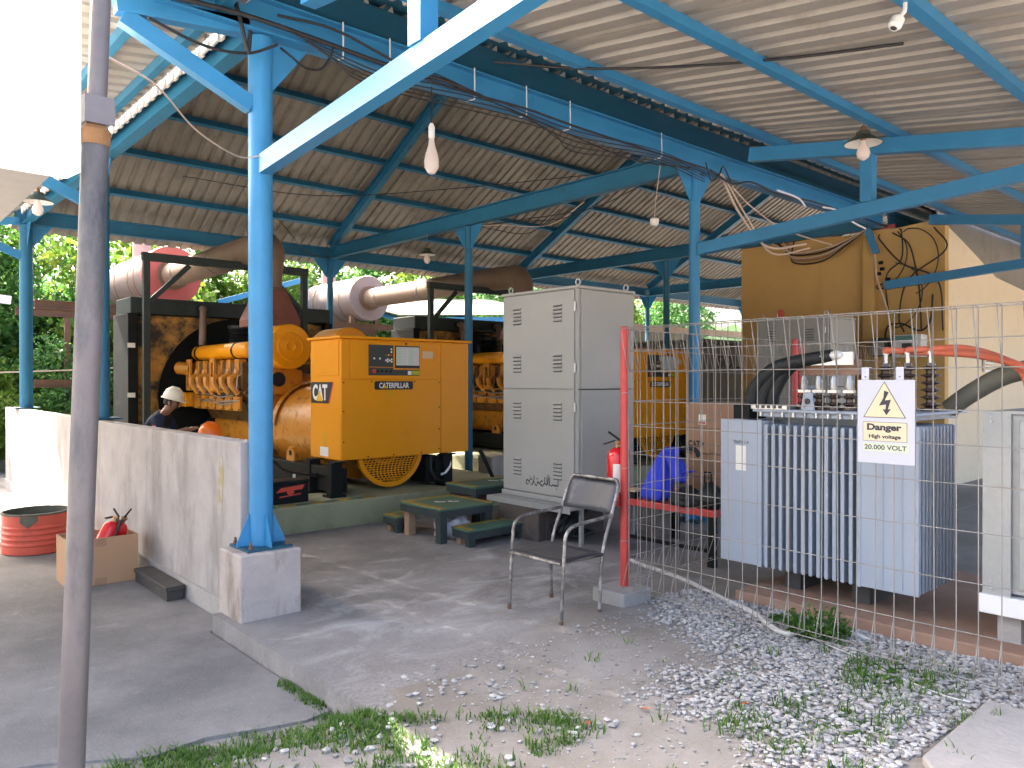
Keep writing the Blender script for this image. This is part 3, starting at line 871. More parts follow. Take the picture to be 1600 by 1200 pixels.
# ------------------------------------------------------------------ post in front and its white board
pt = thing("steel_post", "worn grey steel post standing in front at the left", "post", (0.555, 2.72, -0.17))
b = MB()
pb = Vector((0.546, 2.727, -0.17)); ptop = Vector((0.640, 2.642, 2.9))
b.lathe([(0.0385, 0), (0.0385, 2.52)], pb, ptop-pb, n=24)
b.build("pipe", M['pole'], pt, auto=True)
d = (ptop-pb).normalized()
q = pb+d*2.52
b = MB(); b.lathe([(0.041, -0.015), (0.043, 0.03), (0.033, 0.045)], q, d, n=24); b.build("rusty_collar", mat("orange_rust", (0.20, 0.105, 0.045), 0.85, var=0.35, scale=14), pt)
b = MB(); b.box(q.x-0.04, q.x+0.045, q.y-0.045, q.y-0.039, q.z+0.045, q.z+0.13); b.box(q.x-0.04, q.x-0.034, q.y-0.039, q.y+0.04, q.z+0.045, q.z+0.13); b.build("clamp", M['pole'], pt)
b = MB(); b.lathe([(0.028, 2.56), (0.028, 3.05)], pb, d, n=18); b.build("upper_pipe", M['pole'], pt, auto=True)
bd = thing("white_board", "white sheet board with rust streaks fixed beside the front post", "board", (0.2, 2.66, 2.22))
b = MB()
pts = []
b.prism([(-1.4,0.02),(-0.03,0),(0.0,0.03),(0.0,0.95),(-1.4,0.95)], (0.578, 2.65, 2.225), (1,0,0), (0,0,1), 0.008)
b.build("sheet", M['panel_white'], bd)
b = MB(); b.tube([(-0.83, 2.66, 2.248), (0.54, 2.66, 2.229), (0.572, 2.66, 2.25), (0.574, 2.66, 3.18)], 0.012, 8); b.build("rolled_edge", M['panel_white'], bd, auto=True)
# ------------------------------------------------------------------ generator set (built once, copied once)
GX, GY = 5.05, 7.8
def T(x, y, z): return (GX+x, GY+y, z)
pl = MB(); pl.box(3.1, 7.0, 7.50, 13.3, -0.02, 0.285)
plo = pl.build("machine_plinth", M['plinth_green'], bev=0.02)
tag(plo, "long green concrete plinth under the front generator", "plinth")
def stripes(par, x0, x1, y):
    k = 0; x = x0
    while x < x1:
        s_ = MB(); s_.prism([(0,0),(0.16,0),(0.22,0.10),(0.06,0.10)], (x, y, 0.2865), (1,0,0), (0,1,0), 0.003)
        s_.build("hazard_stripe", M['step_yellow'] if k % 2 == 0 else M['step_green'], par); x += 0.165; k += 1
stripes(plo, 3.15, 4.6, 7.52)
pl2 = MB(); pl2.box(8.25, 12.2, 7.50, 13.3, -0.02, 0.285)
tag(pl2.build("machine_plinth", M['plinth_green'], bev=0.02), "long green concrete plinth under the farther generator", "plinth")

gen = thing("generator", "yellow generator set nearest the half wall, black CAT decal on its cabinet side", "generator", (GX, GY, 0.285), "yellow generator sets")
def P(name, mb, m, par=None, **k): return mb.build(name, M[m] if isinstance(m, str) else m, par or gen, **k)
x0, x1, y0, y1, z0, z1 = GX-0.71, GX+1.13, GY, GY+0.74, 0.69, 2.085
b = MB(); b.box(x0, x1, y0+0.014, y1, z0, z1-0.002); body = P("cabinet_body", b, 'yellow', bev=0.006)
b = MB(); b.box(x0-0.035, x1+0.04, y0-0.03, y1+0.03, z1, z1+0.03); P("cabinet_lid", b, 'yellow', bev=0.006)
b = MB(); b.box(x0+0.008, x0+1.395, y0, y0+0.013, z0+0.004, 1.612); P("front_panel", b, 'yellow', bev=0.003)
b = MB(); b.box(x0+1.403, x1-0.004, y0, y0+0.013, z0+0.004, 2.07); P("front_panel", b, 'yellow', bev=0.003)
b = MB(); b.box(x0+0.115, x0+1.29, y0-0.006, y0+0.013, 1.62, 2.065); door = P("instrument_door", b, 'yellow', bev=0.003)
b = MB(); b.box(x0-0.010, x0-0.0005, y0+0.05, y1-0.05, 1.66, 2.06); P("side_hatch", b, 'yellow', bev=0.003)
b = MB(); b.box(x0+0.004, x0+0.107, y0, y0+0.013, 1.62, 2.07); P("corner_panel", b, 'yellow', bev=0.002)
# bolts on the front panels
for (bx, bz) in [(0.03,1.58),(0.03,1.25),(0.03,0.9),(1.37,1.58),(1.37,1.27),(1.37,1.0),(1.37,0.75),(0.4,1.59),(1.0,1.59),(0.35,0.72),(0.7,0.72),(1.1,0.72)]:
    b = MB(); b.lathe([(0.009,0),(0.008,0.006)], (x0+bx, y0, bz), (0,-1,0), 8); P("bolt", b, 'black')
# instrument panel
yp = y0-0.007
b = MB(); b.box(4.692, 5.404, yp-0.007, yp, 1.663, 2.022); cp_ = P("control_panel", b, 'panel_grey', door)
b = MB(); b.box(5.028, 5.412, yp-0.014, yp-0.0075, 1.735, 2.03)
P("screen_frame", b, 'yellow', door)
b = MB(); b.box(5.045, 5.40, yp-0.017, yp-0.0145, 1.75, 2.02); P("screen", b, 'plate_black', door)
b = MB(); b.box(5.062, 5.392, yp-0.020, yp-0.0175, 1.785, 2.005); P("screen_glass", b, mat("lcd_page", (0.62,0.62,0.66), 0.4, var=0.02), door)
for i in range(11):
    for xs in (5.068, 5.235):
        b = MB(); b.box(xs, xs+0.075, yp-0.0215, yp-0.0202, 1.793+i*0.019, 1.806+i*0.019); P("table_row", b, 'paper_green', door)
        b = MB(); b.box(xs+0.085, xs+0.145, yp-0.0215, yp-0.0202, 1.797+i*0.019, 1.800+i*0.019); P("table_line", b, mat("row_grey", (0.4,0.4,0.42), 0.6) if i == 0 and xs < 5.1 else MATS["row_grey"], door)
for (bx, bz, m_) in [(4.765,1.862,'white'),(4.842,1.862,'white'),(5.0,1.975,'white'),(5.0,1.942,'white'),(5.0,1.905,'logo_red'),(4.962,1.905,'logo_yellow'),(4.925,1.905,'step_green'),(4.925,1.842,'white'),(4.95,1.855,'white'),(4.95,1.828,'white'),(4.977,1.842,'white'),(5.003,1.855,'white'),(5.003,1.828,'white')]:
    b = MB(); b.lathe([(0.012,0),(0.010,0.006)], (bx, yp-0.0072, bz), (0,-1,0), 10); P("button", b, m_, door)
b = MB(); b.box(4.70, 5.02, yp-0.010, yp-0.0072, 1.757, 1.763); P("trim_line", b, 'yellow', door)
b = MB(); b.lathe([(0.026,0),(0.026,0.012),(0.018,0.018)], (4.762, yp-0.0072, 1.712), (0,-1,0), 16); P("stop_button", b, 'logo_red', door)
for bx in (4.81,4.87,4.93,4.99):
    b = MB(); b.lathe([(0.014,0),(0.012,0.008)], (bx, yp-0.0072, 1.712), (0,-1,0), 10); P("switch", b, 'black', door)
b = MB(); b.box(5.235,5.285,yp-0.010,yp-0.0072,1.672,1.718); P("sticker", b, 'white', door)
b = MB(); b.box(5.295,5.40,yp-0.010,yp-0.0072,1.672,1.722); P("sticker", b, 'sticker_lime', door)
b = MB(); b.box(5.455,5.61,yp-0.002,yp+0.0,1.875,1.962); P("note_sheet", b, 'paper_tan', door)
b = MB(); b.lathe([(0.012,0),(0.012,0.012)], (5.21, yp, 2.045), (0,-1,0), 10); P("lock", b, 'black', door)
# name plate with lettering, decal on the side
b = MB(); b.prism([(-0.27,-0.035),(-0.255,-0.05),(0.255,-0.05),(0.27,-0.035),(0.27,0.035),(0.255,0.05),(-0.255,0.05),(-0.27,0.035)], (5.045, y0-0.0005, 1.545), (1,0,0), (0,0,1), 0.006)
plate = P("name_plate", b, 'plate_black')
text("CATERPILLAR", (5.045, y0-0.0075, 1.545), NY, 0.42, 0.066, M['white'], plate, bold=0.03)
b = MB(); b.prism([(-0.028,0),(0.028,0),(0,0.045)], (4.915, y0-0.0085, 1.512), (1,0,0), (0,0,1), 0.002); b.build("triangle", M['logo_yellow'], plate)
text("AC  2", (5.02, y0-0.001, 1.465), NY, 0.1, 0.035, M['sticker_lime'], gen, bold=0.01)
text("5.7 Kv", (5.02, y0-0.001, 1.415), NY, 0.1, 0.03, M['sticker_lime'], gen, bold=0.01)
xs = x0-0.001
b = MB(); b.prism([(0,0),(0.43,0),(0.53,0.25),(0,0.25)], (xs, 8.52, 1.335), NX[0], NX[1], 0.003); dec = P("decal", b, 'plate_black')
b = MB(); b.prism([(0.43,0),(0.455,0),(0.555,0.25),(0.53,0.25)], (xs-0.0002, 8.52, 1.335), NX[0], NX[1], 0.002); P("decal_edge", b, 'logo_red')
text("CAT", (xs-0.0045, 8.295, 1.465), NX, 0.36, 0.19, M['white'], dec, bold=0.04)
b = MB(); b.prism([(-0.085,0),(0.085,0),(0,0.12)], (xs-0.0055, 8.305, 1.362), NX[0], NX[1], 0.002); b.build("triangle", M['logo_yellow'], dec)
b = MB(); b.prism([(0,0),(0.2,0),(0.2,0.11),(0,0.11)], (xs, 8.3, 0.715), NX[0], NX[1], 0.002); P("paper_label", b, 'paper')
text("GEN 01", (xs-0.001, 8.19, 0.91), ((0,0,1),(0,1,0)), 0.17, 0.05, M['sticker_lime'], gen, bold=0.01)
# fan end under the cabinet
fc = (5.05, GY+0.10, 0.785)
b = MB()
RN = 48
for k in range(RN):
    a, c2 = 2*math.pi*k/RN, 2*math.pi*(k+1)/RN
    for (r0, r1, yy, flip) in ((0.405,0.46,-0.03,0),):
        b.quad((fc[0]+r0*math.cos(a), fc[1]-0.03, fc[2]+r0*math.sin(a)), (fc[0]+r0*math.cos(c2), fc[1]-0.03, fc[2]+r0*math.sin(c2)), (fc[0]+r1*math.cos(c2), fc[1]-0.03, fc[2]+r1*math.sin(c2)), (fc[0]+r1*math.cos(a), fc[1]-0.03, fc[2]+r1*math.sin(a)))
b.lathe([(0.46,-0.03),(0.46,0.03)], fc, (0,1,0), RN, caps=False); b.lathe([(0.405,-0.03),(0.405,0.03)], fc, (0,1,0), RN, caps=False)
P("fan_ring", b, 'yellow', auto=True)
gb = MB()
row = -0.40; k = 0
while row < -0.06:
    half = math.sqrt(max(0, 0.407**2-row*row))
    gb.box(fc[0]-half, fc[0]+half, fc[1]-0.022, fc[1]-0.016, fc[2]+row-0.0045, fc[2]+row+0.0045)
    xx = -half+(0.02 if k % 2 else 0.045)
    while xx < half:
        gb.box(fc[0]+xx-0.006, fc[0]+xx+0.006, fc[1]-0.0215, fc[1]-0.0165, fc[2]+row+0.0045, fc[2]+row+0.0225); xx += 0.05
    row += 0.027; k += 1
tag(P("fan_grille", gb, 'yellow'), kind="stuff")
b = MB(); b.lathe([(0.40,0.16),(0.40,0.17)], fc, (0,1,0), 32); P("fan_backplate", b, 'rim_dark')
for k in range(2):
    b = MB()
    for t_ in range(10):
        a, a2 = -2.75+0.22*t_, -2.75+0.22*(t_+1)
        r0, r1 = (0.16,0.20) if k == 0 else (0.30,0.31)
        b.quad((fc[0]+r0*math.cos(a), fc[1]+0.1, fc[2]+r0*math.sin(a)), (fc[0]+r0*math.cos(a2), fc[1]+0.1, fc[2]+r0*math.sin(a2)), (fc[0]+r1*math.cos(a2), fc[1]+0.1, fc[2]+r1*math.sin(a2)), (fc[0]+r1*math.cos(a), fc[1]+0.1, fc[2]+r1*math.sin(a)))
    P("fan_rotor", b, 'yellow_eng')
# alternator barrel, flywheel housing
b = MB(); b.lathe([(0.44,0.34),(0.46,0.36),(0.47,0.7),(0.60,0.82),(0.60,2.15),(0.55,2.22)], (5.05, GY, 0.95), (0,1,0), 40); P("alternator", b, 'yellow_eng', auto=True)
b = MB(); b.lathe([(0.70,2.22),(0.72,2.26),(0.72,2.44),(0.66,2.5)], (5.05, GY, 0.98), (0,1,0), 40); P("flywheel_housing", b, 'yellow_eng', auto=True)
b = MB()
for k in range(7):
    a, a2 = 1.62+0.2*k, 1.62+0.2*(k+1)
    r = 0.64
    q = [(5.05+r*math.cos(t_), GY+yy, 0.95+r*math.sin(t_)) for t_, yy in ((a,1.93),(a2,1.93),(a2,2.06),(a,2.06))]
    b.quad(*q)
P("barrel_strap", b, 'yellow_eng')
# feet and base rails
for sx in (-1, 1):
    b = MB(); b.box(*( (GX-0.78, GX-0.62) if sx < 0 else (GX+0.62, GX+0.78)), GY+0.02, GY+5.35, 0.32, 0.60); P("base_rail", b, 'black', bev=0.008)
    for yy in (0.5, 1.35, 2.6, 4.0):
        b = MB(); xa = GX+sx*0.72; b.prism([(-0.11,0),(0.11,0),(0.11,0.09),(0.05,0.17),(-0.05,0.17),(-0.11,0.09)], (xa-0.03, GY+yy+0.7, 0.602), (0,1,0), (0,0,1), 0.06); P("mounting_foot", b, 'yellow_eng')
        b = MB(); b.lathe([(0.035,0),(0.035,0.07)], (xa-0.035, GY+yy+0.7, 0.70), (1,0,0), 12); P("foot_boss", b, 'black')
for (ax, ay) in ((4.27, 7.83), (4.27, 8.35), (5.83, 7.83)):
    b = MB(); b.box(ax-0.07, ax+0.07, ay-0.06, ay+0.06, 0.31, 0.67); P("support_leg", b, 'black', bev=0.006)
    b = MB(); b.box(ax-0.1, ax+0.1, ay-0.09, ay+0.09, 0.287, 0.309); P("foot_plate", b, 'black')
    b = MB(); b.box(ax-0.06, ax+0.09, ay-0.1, ay+0.05, 0.672, 0.688); P("pad", b, 'black')
b = MB(); b.box(4.21, 4.33, 7.9, 8.28, 0.52, 0.62); P("cross_brace", b, 'black', bev=0.005)
b = MB(); b.box(5.55, 5.74, 7.86, 8.2, 0.33, 0.66); b.box(5.72,5.76,7.84,7.86,0.3,0.68); P("junction_box", b, 'black', bev=0.006)
b = MB(); b.tube(smooth_pts([(5.86,7.80,0.69),(5.87,7.78,0.55),(5.80,7.77,0.46),(5.74,7.80,0.42)]), 0.016, 8); P("white_hose", b, 'white', auto=True)
b = MB(); b.tube(smooth_pts([(5.60,7.82,0.66),(5.57,7.78,0.5),(5.64,7.76,0.38),(5.75,7.8,0.34)]), 0.018, 8); P("black_hose", b, 'black_soft', auto=True)
# engine block
b = MB(); b.box(GX-0.52, GX+0.52, GY+2.5, GY+4.35, 0.62, 1.02); P("oil_pan", b, 'yellow_eng', bev=0.03)
b = MB(); b.prism([(-0.56,0),(0.56,0),(0.80,0.42),(0.62,0.60),(0.2,0.42),(-0.2,0.42),(-0.62,0.60),(-0.80,0.42)], (GX, GY+2.5, 1.02), (-1,0,0), (0,0,1), 1.85)
P("engine_block", b, 'engine_dark', bev=0.012)
for side in (-1, 1):
    n_ = 6
    for i in range(n_):
        yy = GY+2.56+i*0.305
        b = MB(); xo = GX+side*0.70
        b.box(xo-0.11, xo+0.09, yy+0.0, yy+0.30, 1.48, 1.86); P("cylinder_head", b, 'engine_dark', bev=0.012)
        b = MB(); b.box(xo-0.06+side*0.07, xo+0.06+side*0.07, yy+0.075, yy+0.215, 1.74, 1.90); P("rocker_cover", b, 'yellow_eng', bev=0.012)
        b = MB(); b.tube([(xo+side*0.10, yy+0.145, 1.76), (xo+side*0.12, yy+0.145, 1.68), (xo+side*0.20, yy+0.145, 1.62), (xo+side*0.21, yy+0.12, 1.55), (xo+side*0.13, yy+0.06, 1.41)], [0.060,0.058,0.066,0.055,0.045], 8); P("intake_elbow", b, 'yellow_eng', auto=True)
        b = MB(); b.prism([(0.02,0.0),(0.285,0.0),(0.265,0.20),(0.0,0.20)], (GX+side*0.80, yy, 1.18), (0,1,0) if side > 0 else (0,1,0), (-side*0.35,0,0.94) if False else (0,0,1), 0.03 if side > 0 else -0.035)
        P("crankcase_cover", b, 'yellow_eng', bev=0.006)
        b = MB()
        for (dy_, dz_) in ((0.04,0.02),(0.26,0.02),(0.03,0.17),(0.25,0.17)): b.lathe([(0.011,0),(0.010,0.012)], (GX+side*0.836, yy+dy_, 1.18+dz_), (side,0,0), 6)
        tag(P("cover_bolts", b, 'engine_dark'), kind="stuff")
        b = MB(); b.tube([(GX+side*0.80, yy+0.02, 1.70), (GX+side*0.86, yy+0.03, 1.66), (GX+side*0.87, yy+0.04, 1.50), (GX+side*0.84, yy+0.04, 1.40)], 0.009, 5); P("injector_line", b, 'steel', auto=True)
    b = MB(); b.lathe([(0.02,2.46),(0.10,2.5),(0.115,2.54),(0.115,4.5),(0.10,4.54),(0.02,4.57)], (GX+side*0.70, GY, 2.03), (0,1,0), 22); P("coolant_manifold", b, 'yellow', auto=True)
    for yy in (2.9, 4.35):
        b = MB(); b.lathe([(0.122,yy),(0.122,yy+0.05)], (GX+side*0.70, GY, 2.03), (0,1,0), 22); P("manifold_clamp", b, 'black', auto=True)
    for yy in (3.30, 4.28):
        b = MB(); xa = GX+side*0.90
        b.box(xa-0.02, xa+0.02, GY+yy, GY+yy+0.045, 1.45, 1.93); b.box(xa-0.02, xa+0.02, GY+yy+0.13, GY+yy+0.175, 1.45, 1.93); b.box(xa-0.02, xa+0.02, GY+yy+0.045, GY+yy+0.13, 1.45, 1.52); b.box(xa-0.02, xa+0.02, GY+yy+0.045, GY+yy+0.13, 1.86, 1.93)
        P("lifting_bracket", b, 'yellow_eng', bev=0.008)
    # air cleaner drums
    ac = (GX+side*0.455, GY, 2.055)
    b = MB(); b.lathe([(0.05,1.80),(0.065,1.79),(0.07,1.795),(0.16,1.805),(0.165,1.79),(0.18,1.79),(0.19,1.80),(0.285,1.80),(0.30,1.815),(0.30,2.45),(0.26,2.5)], ac, (0,1,0), 40); P("air_cleaner", b, 'yellow', auto=True)
    b = MB(); b.prism([(-0.26,0),(0.30,0),(0.30,0.32),(0.1,0.36),(-0.26,0.36)], (ac[0], GY+2.12, 1.42), (1,0,0), (0,0,1), 0.04); P("cleaner_mount", b, 'yellow_eng')
    b = MB(); b.lathe([(0.10,0),(0.10,0.01)], (ac[0]-0.05, GY+2.075, 1.62), (0,-1,0), 16); P("mount_opening", b, 'rim_dark')
rr = random.Random(4)
for i in range(9):                                       # lube and fuel lines along the visible bank
    zz = 1.40+rr.uniform(-0.12, 0.06); xx = GX-0.83
    b = MB(); ya = GY+2.55+rr.uniform(0, 0.5)
    b.tube(smooth_pts([(xx, ya, zz), (xx-0.03, ya+0.4, zz+rr.uniform(-0.05,0.05)), (xx-0.01, ya+0.8, zz+rr.uniform(-0.05,0.05)), (xx-0.02, ya+1.2, zz)], 4), 0.011, 5); P("fuel_line", b, rr.choice(['steel','yellow_eng','black_soft']), auto=True)
b = MB(); b.lathe([(0.10,0),(0.11,0.02),(0.11,0.16),(0.07,0.18)], (GX-0.78, GY+4.32, 1.32), (0,1,0), 16); P("water_pump", b, 'yellow_eng', auto=True)
b = MB(); b.box(GX-0.95, GX-0.75, GY+4.4, GY+4.75, 1.2, 1.42); P("pump_bracket", b, 'yellow', bev=0.01)
b = MB(); b.tube([(GX-0.85,GY+4.38,1.78),(GX-0.98,GY+4.6,1.80)], 0.10, 12); P("thermostat_housing", b, 'yellow_eng', auto=True)
# radiator
ry = GY+4.78
b = MB(); b.box(GX-1.63, GX+1.63, ry+0.02, ry+0.62, 0.29, 2.62); P("radiator_core", b, 'black')
b = MB(); b.box(GX-1.66, GX+1.66, ry-0.12, ry+0.65, 2.625, 2.87); P("top_tank", b, 'frame_green', bev=0.012)
b = MB(); b.box(GX-1.70, GX-1.56, ry-0.14, ry+0.66, 0.288, 2.62); P("side_frame", b, 'black', bev=0.006)
b = MB(); b.box(GX+1.56, GX+1.70, ry-0.14, ry+0.66, 0.288, 2.62); P("side_frame", b, 'black', bev=0.006)
# fan shroud plate with round opening
b = MB(); cx, cz, r = GX, 1.34, 1.27
seg = 56
for k in range(seg):
    a, a2 = 2*math.pi*k/seg, 2*math.pi*(k+1)/seg
    def outer(t_):
        c_, s_ = math.cos(t_), math.sin(t_)
        m_ = min(1.55/abs(c_) if abs(c_) > 1e-6 else 9e9, (1.27 if s_ > 0 else 1.04)/abs(s_) if abs(s_) > 1e-6 else 9e9)
        return (cx+c_*max(m_, r if False else 0.01), cz+s_*max(m_, 0.01))
    oa, ob = outer(a), outer(a2)
    ia = (cx+r*0.995*math.cos(a), cz+min(r*math.sin(a), 9)); ib = (cx+r*0.995*math.cos(a2), cz+r*math.sin(a2))
    if math.sin((a+a2)/2) < -0.81: continue
    b.quad((ia[0], ry, ia[1]), (oa[0], ry, oa[1]), (ob[0], ry, ob[1]), (ib[0], ry, ib[1]))
    b.quad((ia[0], ry, ia[1]), (ib[0], ry, ib[1]), (ib[0], ry-0.10, ib[1]), (ia[0], ry-0.10, ia[1]))
P("fan_shroud", b, 'yellow_worn')
for k in range(8):
    a = 2*math.pi*k/8
    c_, s_ = math.cos(a), math.sin(a)
    fb = MB(); fb.quad((cx+0.2*c_-0.05*s_, ry-0.14, cz+0.2*s_+0.05*c_), (cx+1.0*c_-0.15*s_, ry-0.16, cz+1.0*s_+0.15*c_), (cx+1.0*c_+0.15*s_, ry-0.05, cz+1.0*s_-0.15*c_), (cx+0.2*c_+0.05*s_, ry-0.06, cz+0.2*s_-0.05*c_))
    P("fan_blade", fb, 'black')
b = MB(); b.lathe([(0.22,-0.2),(0.22,-0.02)], (cx, ry, cz), (0,1,0), 20); P("fan_hub", b, 'black')
for xx in (-0.62, 0.35):
    b = MB(); b.tube(smooth_pts([(GX+xx, ry-0.10, 2.74), (GX+xx+0.01, ry-0.22, 2.74), (GX+xx-0.03, ry-0.32, 2.66), (GX+xx-0.08, ry-0.42, 2.15)], 5), 0.055, 12); P("coolant_pipe", b, 'wood' if False else 'duct', auto=True)
    b = MB(); b.lathe([(0.07,0),(0.07,0.03)], (GX+xx, ry-0.16, 2.74), (0,1,0), 14); P("pipe_clamp", b, 'black')
b = MB(); b.bar((GX-1.40, ry-0.16, 0.3), (GX-1.46, ry-0.16, 2.35), 0.02, 0.035); P("guard_rod", b, 'yellow_worn')
for zz in (1.35, 2.1):
    b = MB(); b.box(GX-1.705, GX-1.60, ry-0.145, ry-0.1405, zz, zz+0.07); P("sight_label", b, 'paper')

gen2 = copy_tree(gen)
gen2.location.x += 5.15
gen2['label'] = "second yellow generator set, behind the tall grey cabinet"
# the copy carries another number and no decal text
# ------------------------------------------------------------------ exhaust systems
def exhaust(dx, label, red, group, y_m):
    gx = GX+dx
    t = thing("exhaust_silencer", label, "exhaust silencer", (gx, 13, 3.0), group)
    B = lambda name, mb, m, **k: mb.build(name, M[m], t, **k)
    b = MB(); b.lathe([(0.555,0.0),(0.565,0.02),(0.565,2.6),(0.45,2.75)], (gx, y_m, 3.68), (0,1,0), 40); sh = B("shell", b, 'muffler', auto=True)
    b = MB(); b.lathe([(0.10,-0.03),(0.56,-0.012),(0.575,0.02),(0.575,0.05)], (gx, y_m, 3.68), (0,1,0), 40); B("end_cap", b, 'muffler_red' if red else 'muffler', auto=True)
    for yy in (0.55, 0.95, 1.9):
        b = MB(); b.lathe([(0.572,0),(0.572,0.05)], (gx, y_m+yy, 3.68), (0,1,0), 40); B("strap", b, 'rust', auto=True)
    b = MB(); b.lathe([(0.30,-0.10),(0.30,-0.035)], (gx, y_m, 3.68), (0,1,0), 28); B("flange", b, 'rust', auto=True)
    b = MB(); b.tube(smooth_pts([(gx, y_m-0.1, 3.68), (gx, y_m-2.0, 3.68), (gx, 11.75, 3.68), (gx-0.04, 11.2, 3.58), (gx-0.10, 11.0, 3.3), (gx-0.12, 11.0, 2.98)], 5), [0.235]*13+[0.235-0.065*min(1, i/8) for i in range(13)], 26); B("exhaust_pipe", b, 'duct', auto=True)
    for yy in (-0.6, -2.4):
        b = MB(); b.lathe([(0.245,0),(0.245,0.06)], (gx, y_m+yy, 3.68), (0,1,0), 26); B("lagging_band", b, 'muffler', auto=True)
    b = MB(); b.lathe([(0.25,2.93),(0.25,2.98)], (gx-0.12, 11.0, 0), n=26); B("hood_flange", b, 'rust', auto=True)
    b = MB(); zz0, zz1, w0, w1 = 2.5, 2.93, 0.34, 0.19
    k = len(b.v)
    for z, w in ((zz0-0.1,w0),(zz0,w0),(zz1,w1)):
        b.v += [(gx-0.12-w,11-w*0.9,z),(gx-0.12+w,11-w*0.9,z),(gx-0.12+w,11+w*0.9,z),(gx-0.12-w,11+w*0.9,z)]
    for l in range(2):
        for i in range(4):
            j = (i+1) % 4; b.face(k+l*4+i, k+l*4+j, k+l*4+4+j, k+l*4+4+i)
    B("exhaust_hood", b, 'hood')
    b = MB(); prof = []
    for i in range(9): prof += [(0.20, 2.30-i*0.045), (0.17, 2.278-i*0.045)]
    b.lathe([(0.2, 2.35)]+prof, (gx-0.15, 12.0, 0.12), n=20); B("bellows", b, 'black_soft', auto=True)
    b = MB(); b.tube([(gx+0.1, y_m+2.3, 3.68), (gx+0.1, y_m+2.3, 6.5)], 0.19, 18); B("stack_pipe", b, 'stack', auto=True)
    return t
exhaust(0, "rusty exhaust silencer with red end disc behind the left generator", True, "exhaust silencers", 15.75)
exhaust(5.15, "brownish grey exhaust silencer at the end of the long sunlit pipe", False, "exhaust silencers", 16.9)
# stands that carry the silencers
for i, (gx, ym) in enumerate(((GX, 15.75), (GX+5.15, 16.9))):
    t = thing("silencer_stand", ("dark steel beam stand carrying the red capped silencer", "dark steel beam stand carrying the brownish grey silencer")[i], "stand", (gx, ym+1, 0), "silencer stands")
    for yy in (0.25, 2.1):
        b = MB(); b.ibeam((gx-2.3, ym+yy, 2.98), (gx+1.5, ym+yy, 2.98), 0.12, 0.16); b.build("cross_beam", M['rust'], t)
        for s_ in (-1, 1):
            b = MB(); b.bar((gx+s_*1.4, ym+yy, -0.2), (gx+s_*1.4, ym+yy, 2.895), 0.1, 0.1, (1,0,0)); b.build("post", M['rust'], t)
            b = MB(); b.box(gx+s_*0.35-0.06, gx+s_*0.35+0.06, ym+yy-0.05, ym+yy+0.05, 3.062, 3.24); b.build("saddle", M['rust'], t)
    b = MB(); b.ibeam((gx-2.3, ym+0.25, 1.55), (gx-1.4, ym+0.25, 1.55), 0.1, 0.14); b.build("lower_beam", M['rust'], t)
# black pipe frames round the exhaust
for i, gx in enumerate((GX, GX+5.15)):
    t = thing("steel_portal", ("dark steel portal frame above the left generator engine", "dark steel portal frame above the second generator engine")[i], "frame", (gx, 12.0, 0.285), "dark portal frames")
    xa, xb = gx-1.54, gx+0.98
    for xx in (xa, xb):
        b = MB(); b.bar((xx, 12.1, 0.287), (xx, 12.1, 3.38), 0.09, 0.09, (1,0,0)); b.build("post", M['frame_green'], t)
    b = MB(); b.bar((xa-0.06, 12.1, 3.44), (xb+0.06, 12.1, 3.44), 0.10, 0.12); b.build("head_beam", M['frame_green'], t)
    b = MB(); b.bar((xa+0.05, 12.1, 2.78), (xa+0.62, 12.1, 3.36), 0.06, 0.07); b.build("knee_brace", M['frame_green'], t)
    b = MB(); b.bar((xb-0.05, 12.1, 2.78), (xb-0.62, 12.1, 3.36), 0.06, 0.07); b.build("knee_brace", M['frame_green'], t)

# starter battery on the plinth
t = thing("battery", "black starter battery with red lettering behind the near column", "battery", (3.68, 7.86, 0.29))
b = MB(); b.box(3.46, 3.90, 7.72, 7.98, 0.288, 0.49); b.build("case", M['black'], t, bev=0.01)
b = MB(); b.box(3.455, 3.905, 7.715, 7.985, 0.492, 0.53); b.build("cover", M['black'], t, bev=0.008)
for xx in (3.53, 3.83):
    b = MB(); b.lathe([(0.018,0.532),(0.016,0.57)], (xx, 7.93, 0), n=10); b.build("terminal", M['alu'], t)
b = MB(); b.prism([(0,0),(0.30,0.02),(0.33,0.07),(0.06,0.05)], (3.52, 7.714, 0.41), (1,0,0), (0,0,1), 0.002); b.build("print_stripe", M['logo_red'], t)
b = MB(); b.prism([(0,0),(0.24,0.02),(0.25,0.035),(0.0,0.015)], (3.56, 7.714, 0.355), (1,0,0), (0,0,1), 0.002); b.build("print_stripe", M['logo_red'], t)
b = MB(); b.prism([(-0.04,0),(0,-0.03),(0.05,0),(0.03,0.035),(-0.02,0.035)], (3.68, 7.712, 0.40), (1,0,0), (0,0,1), 0.002); b.build("print_emblem", M['logo_red'], t)
b = MB(); b.tube(smooth_pts([(3.53,7.93,0.56),(3.5,7.95,0.66),(3.62,8.0,0.72),(3.8,8.05,0.60),(4.2,8.1,0.5)]), 0.014, 6); b.build("battery_cable", M['cable'], t, auto=True)
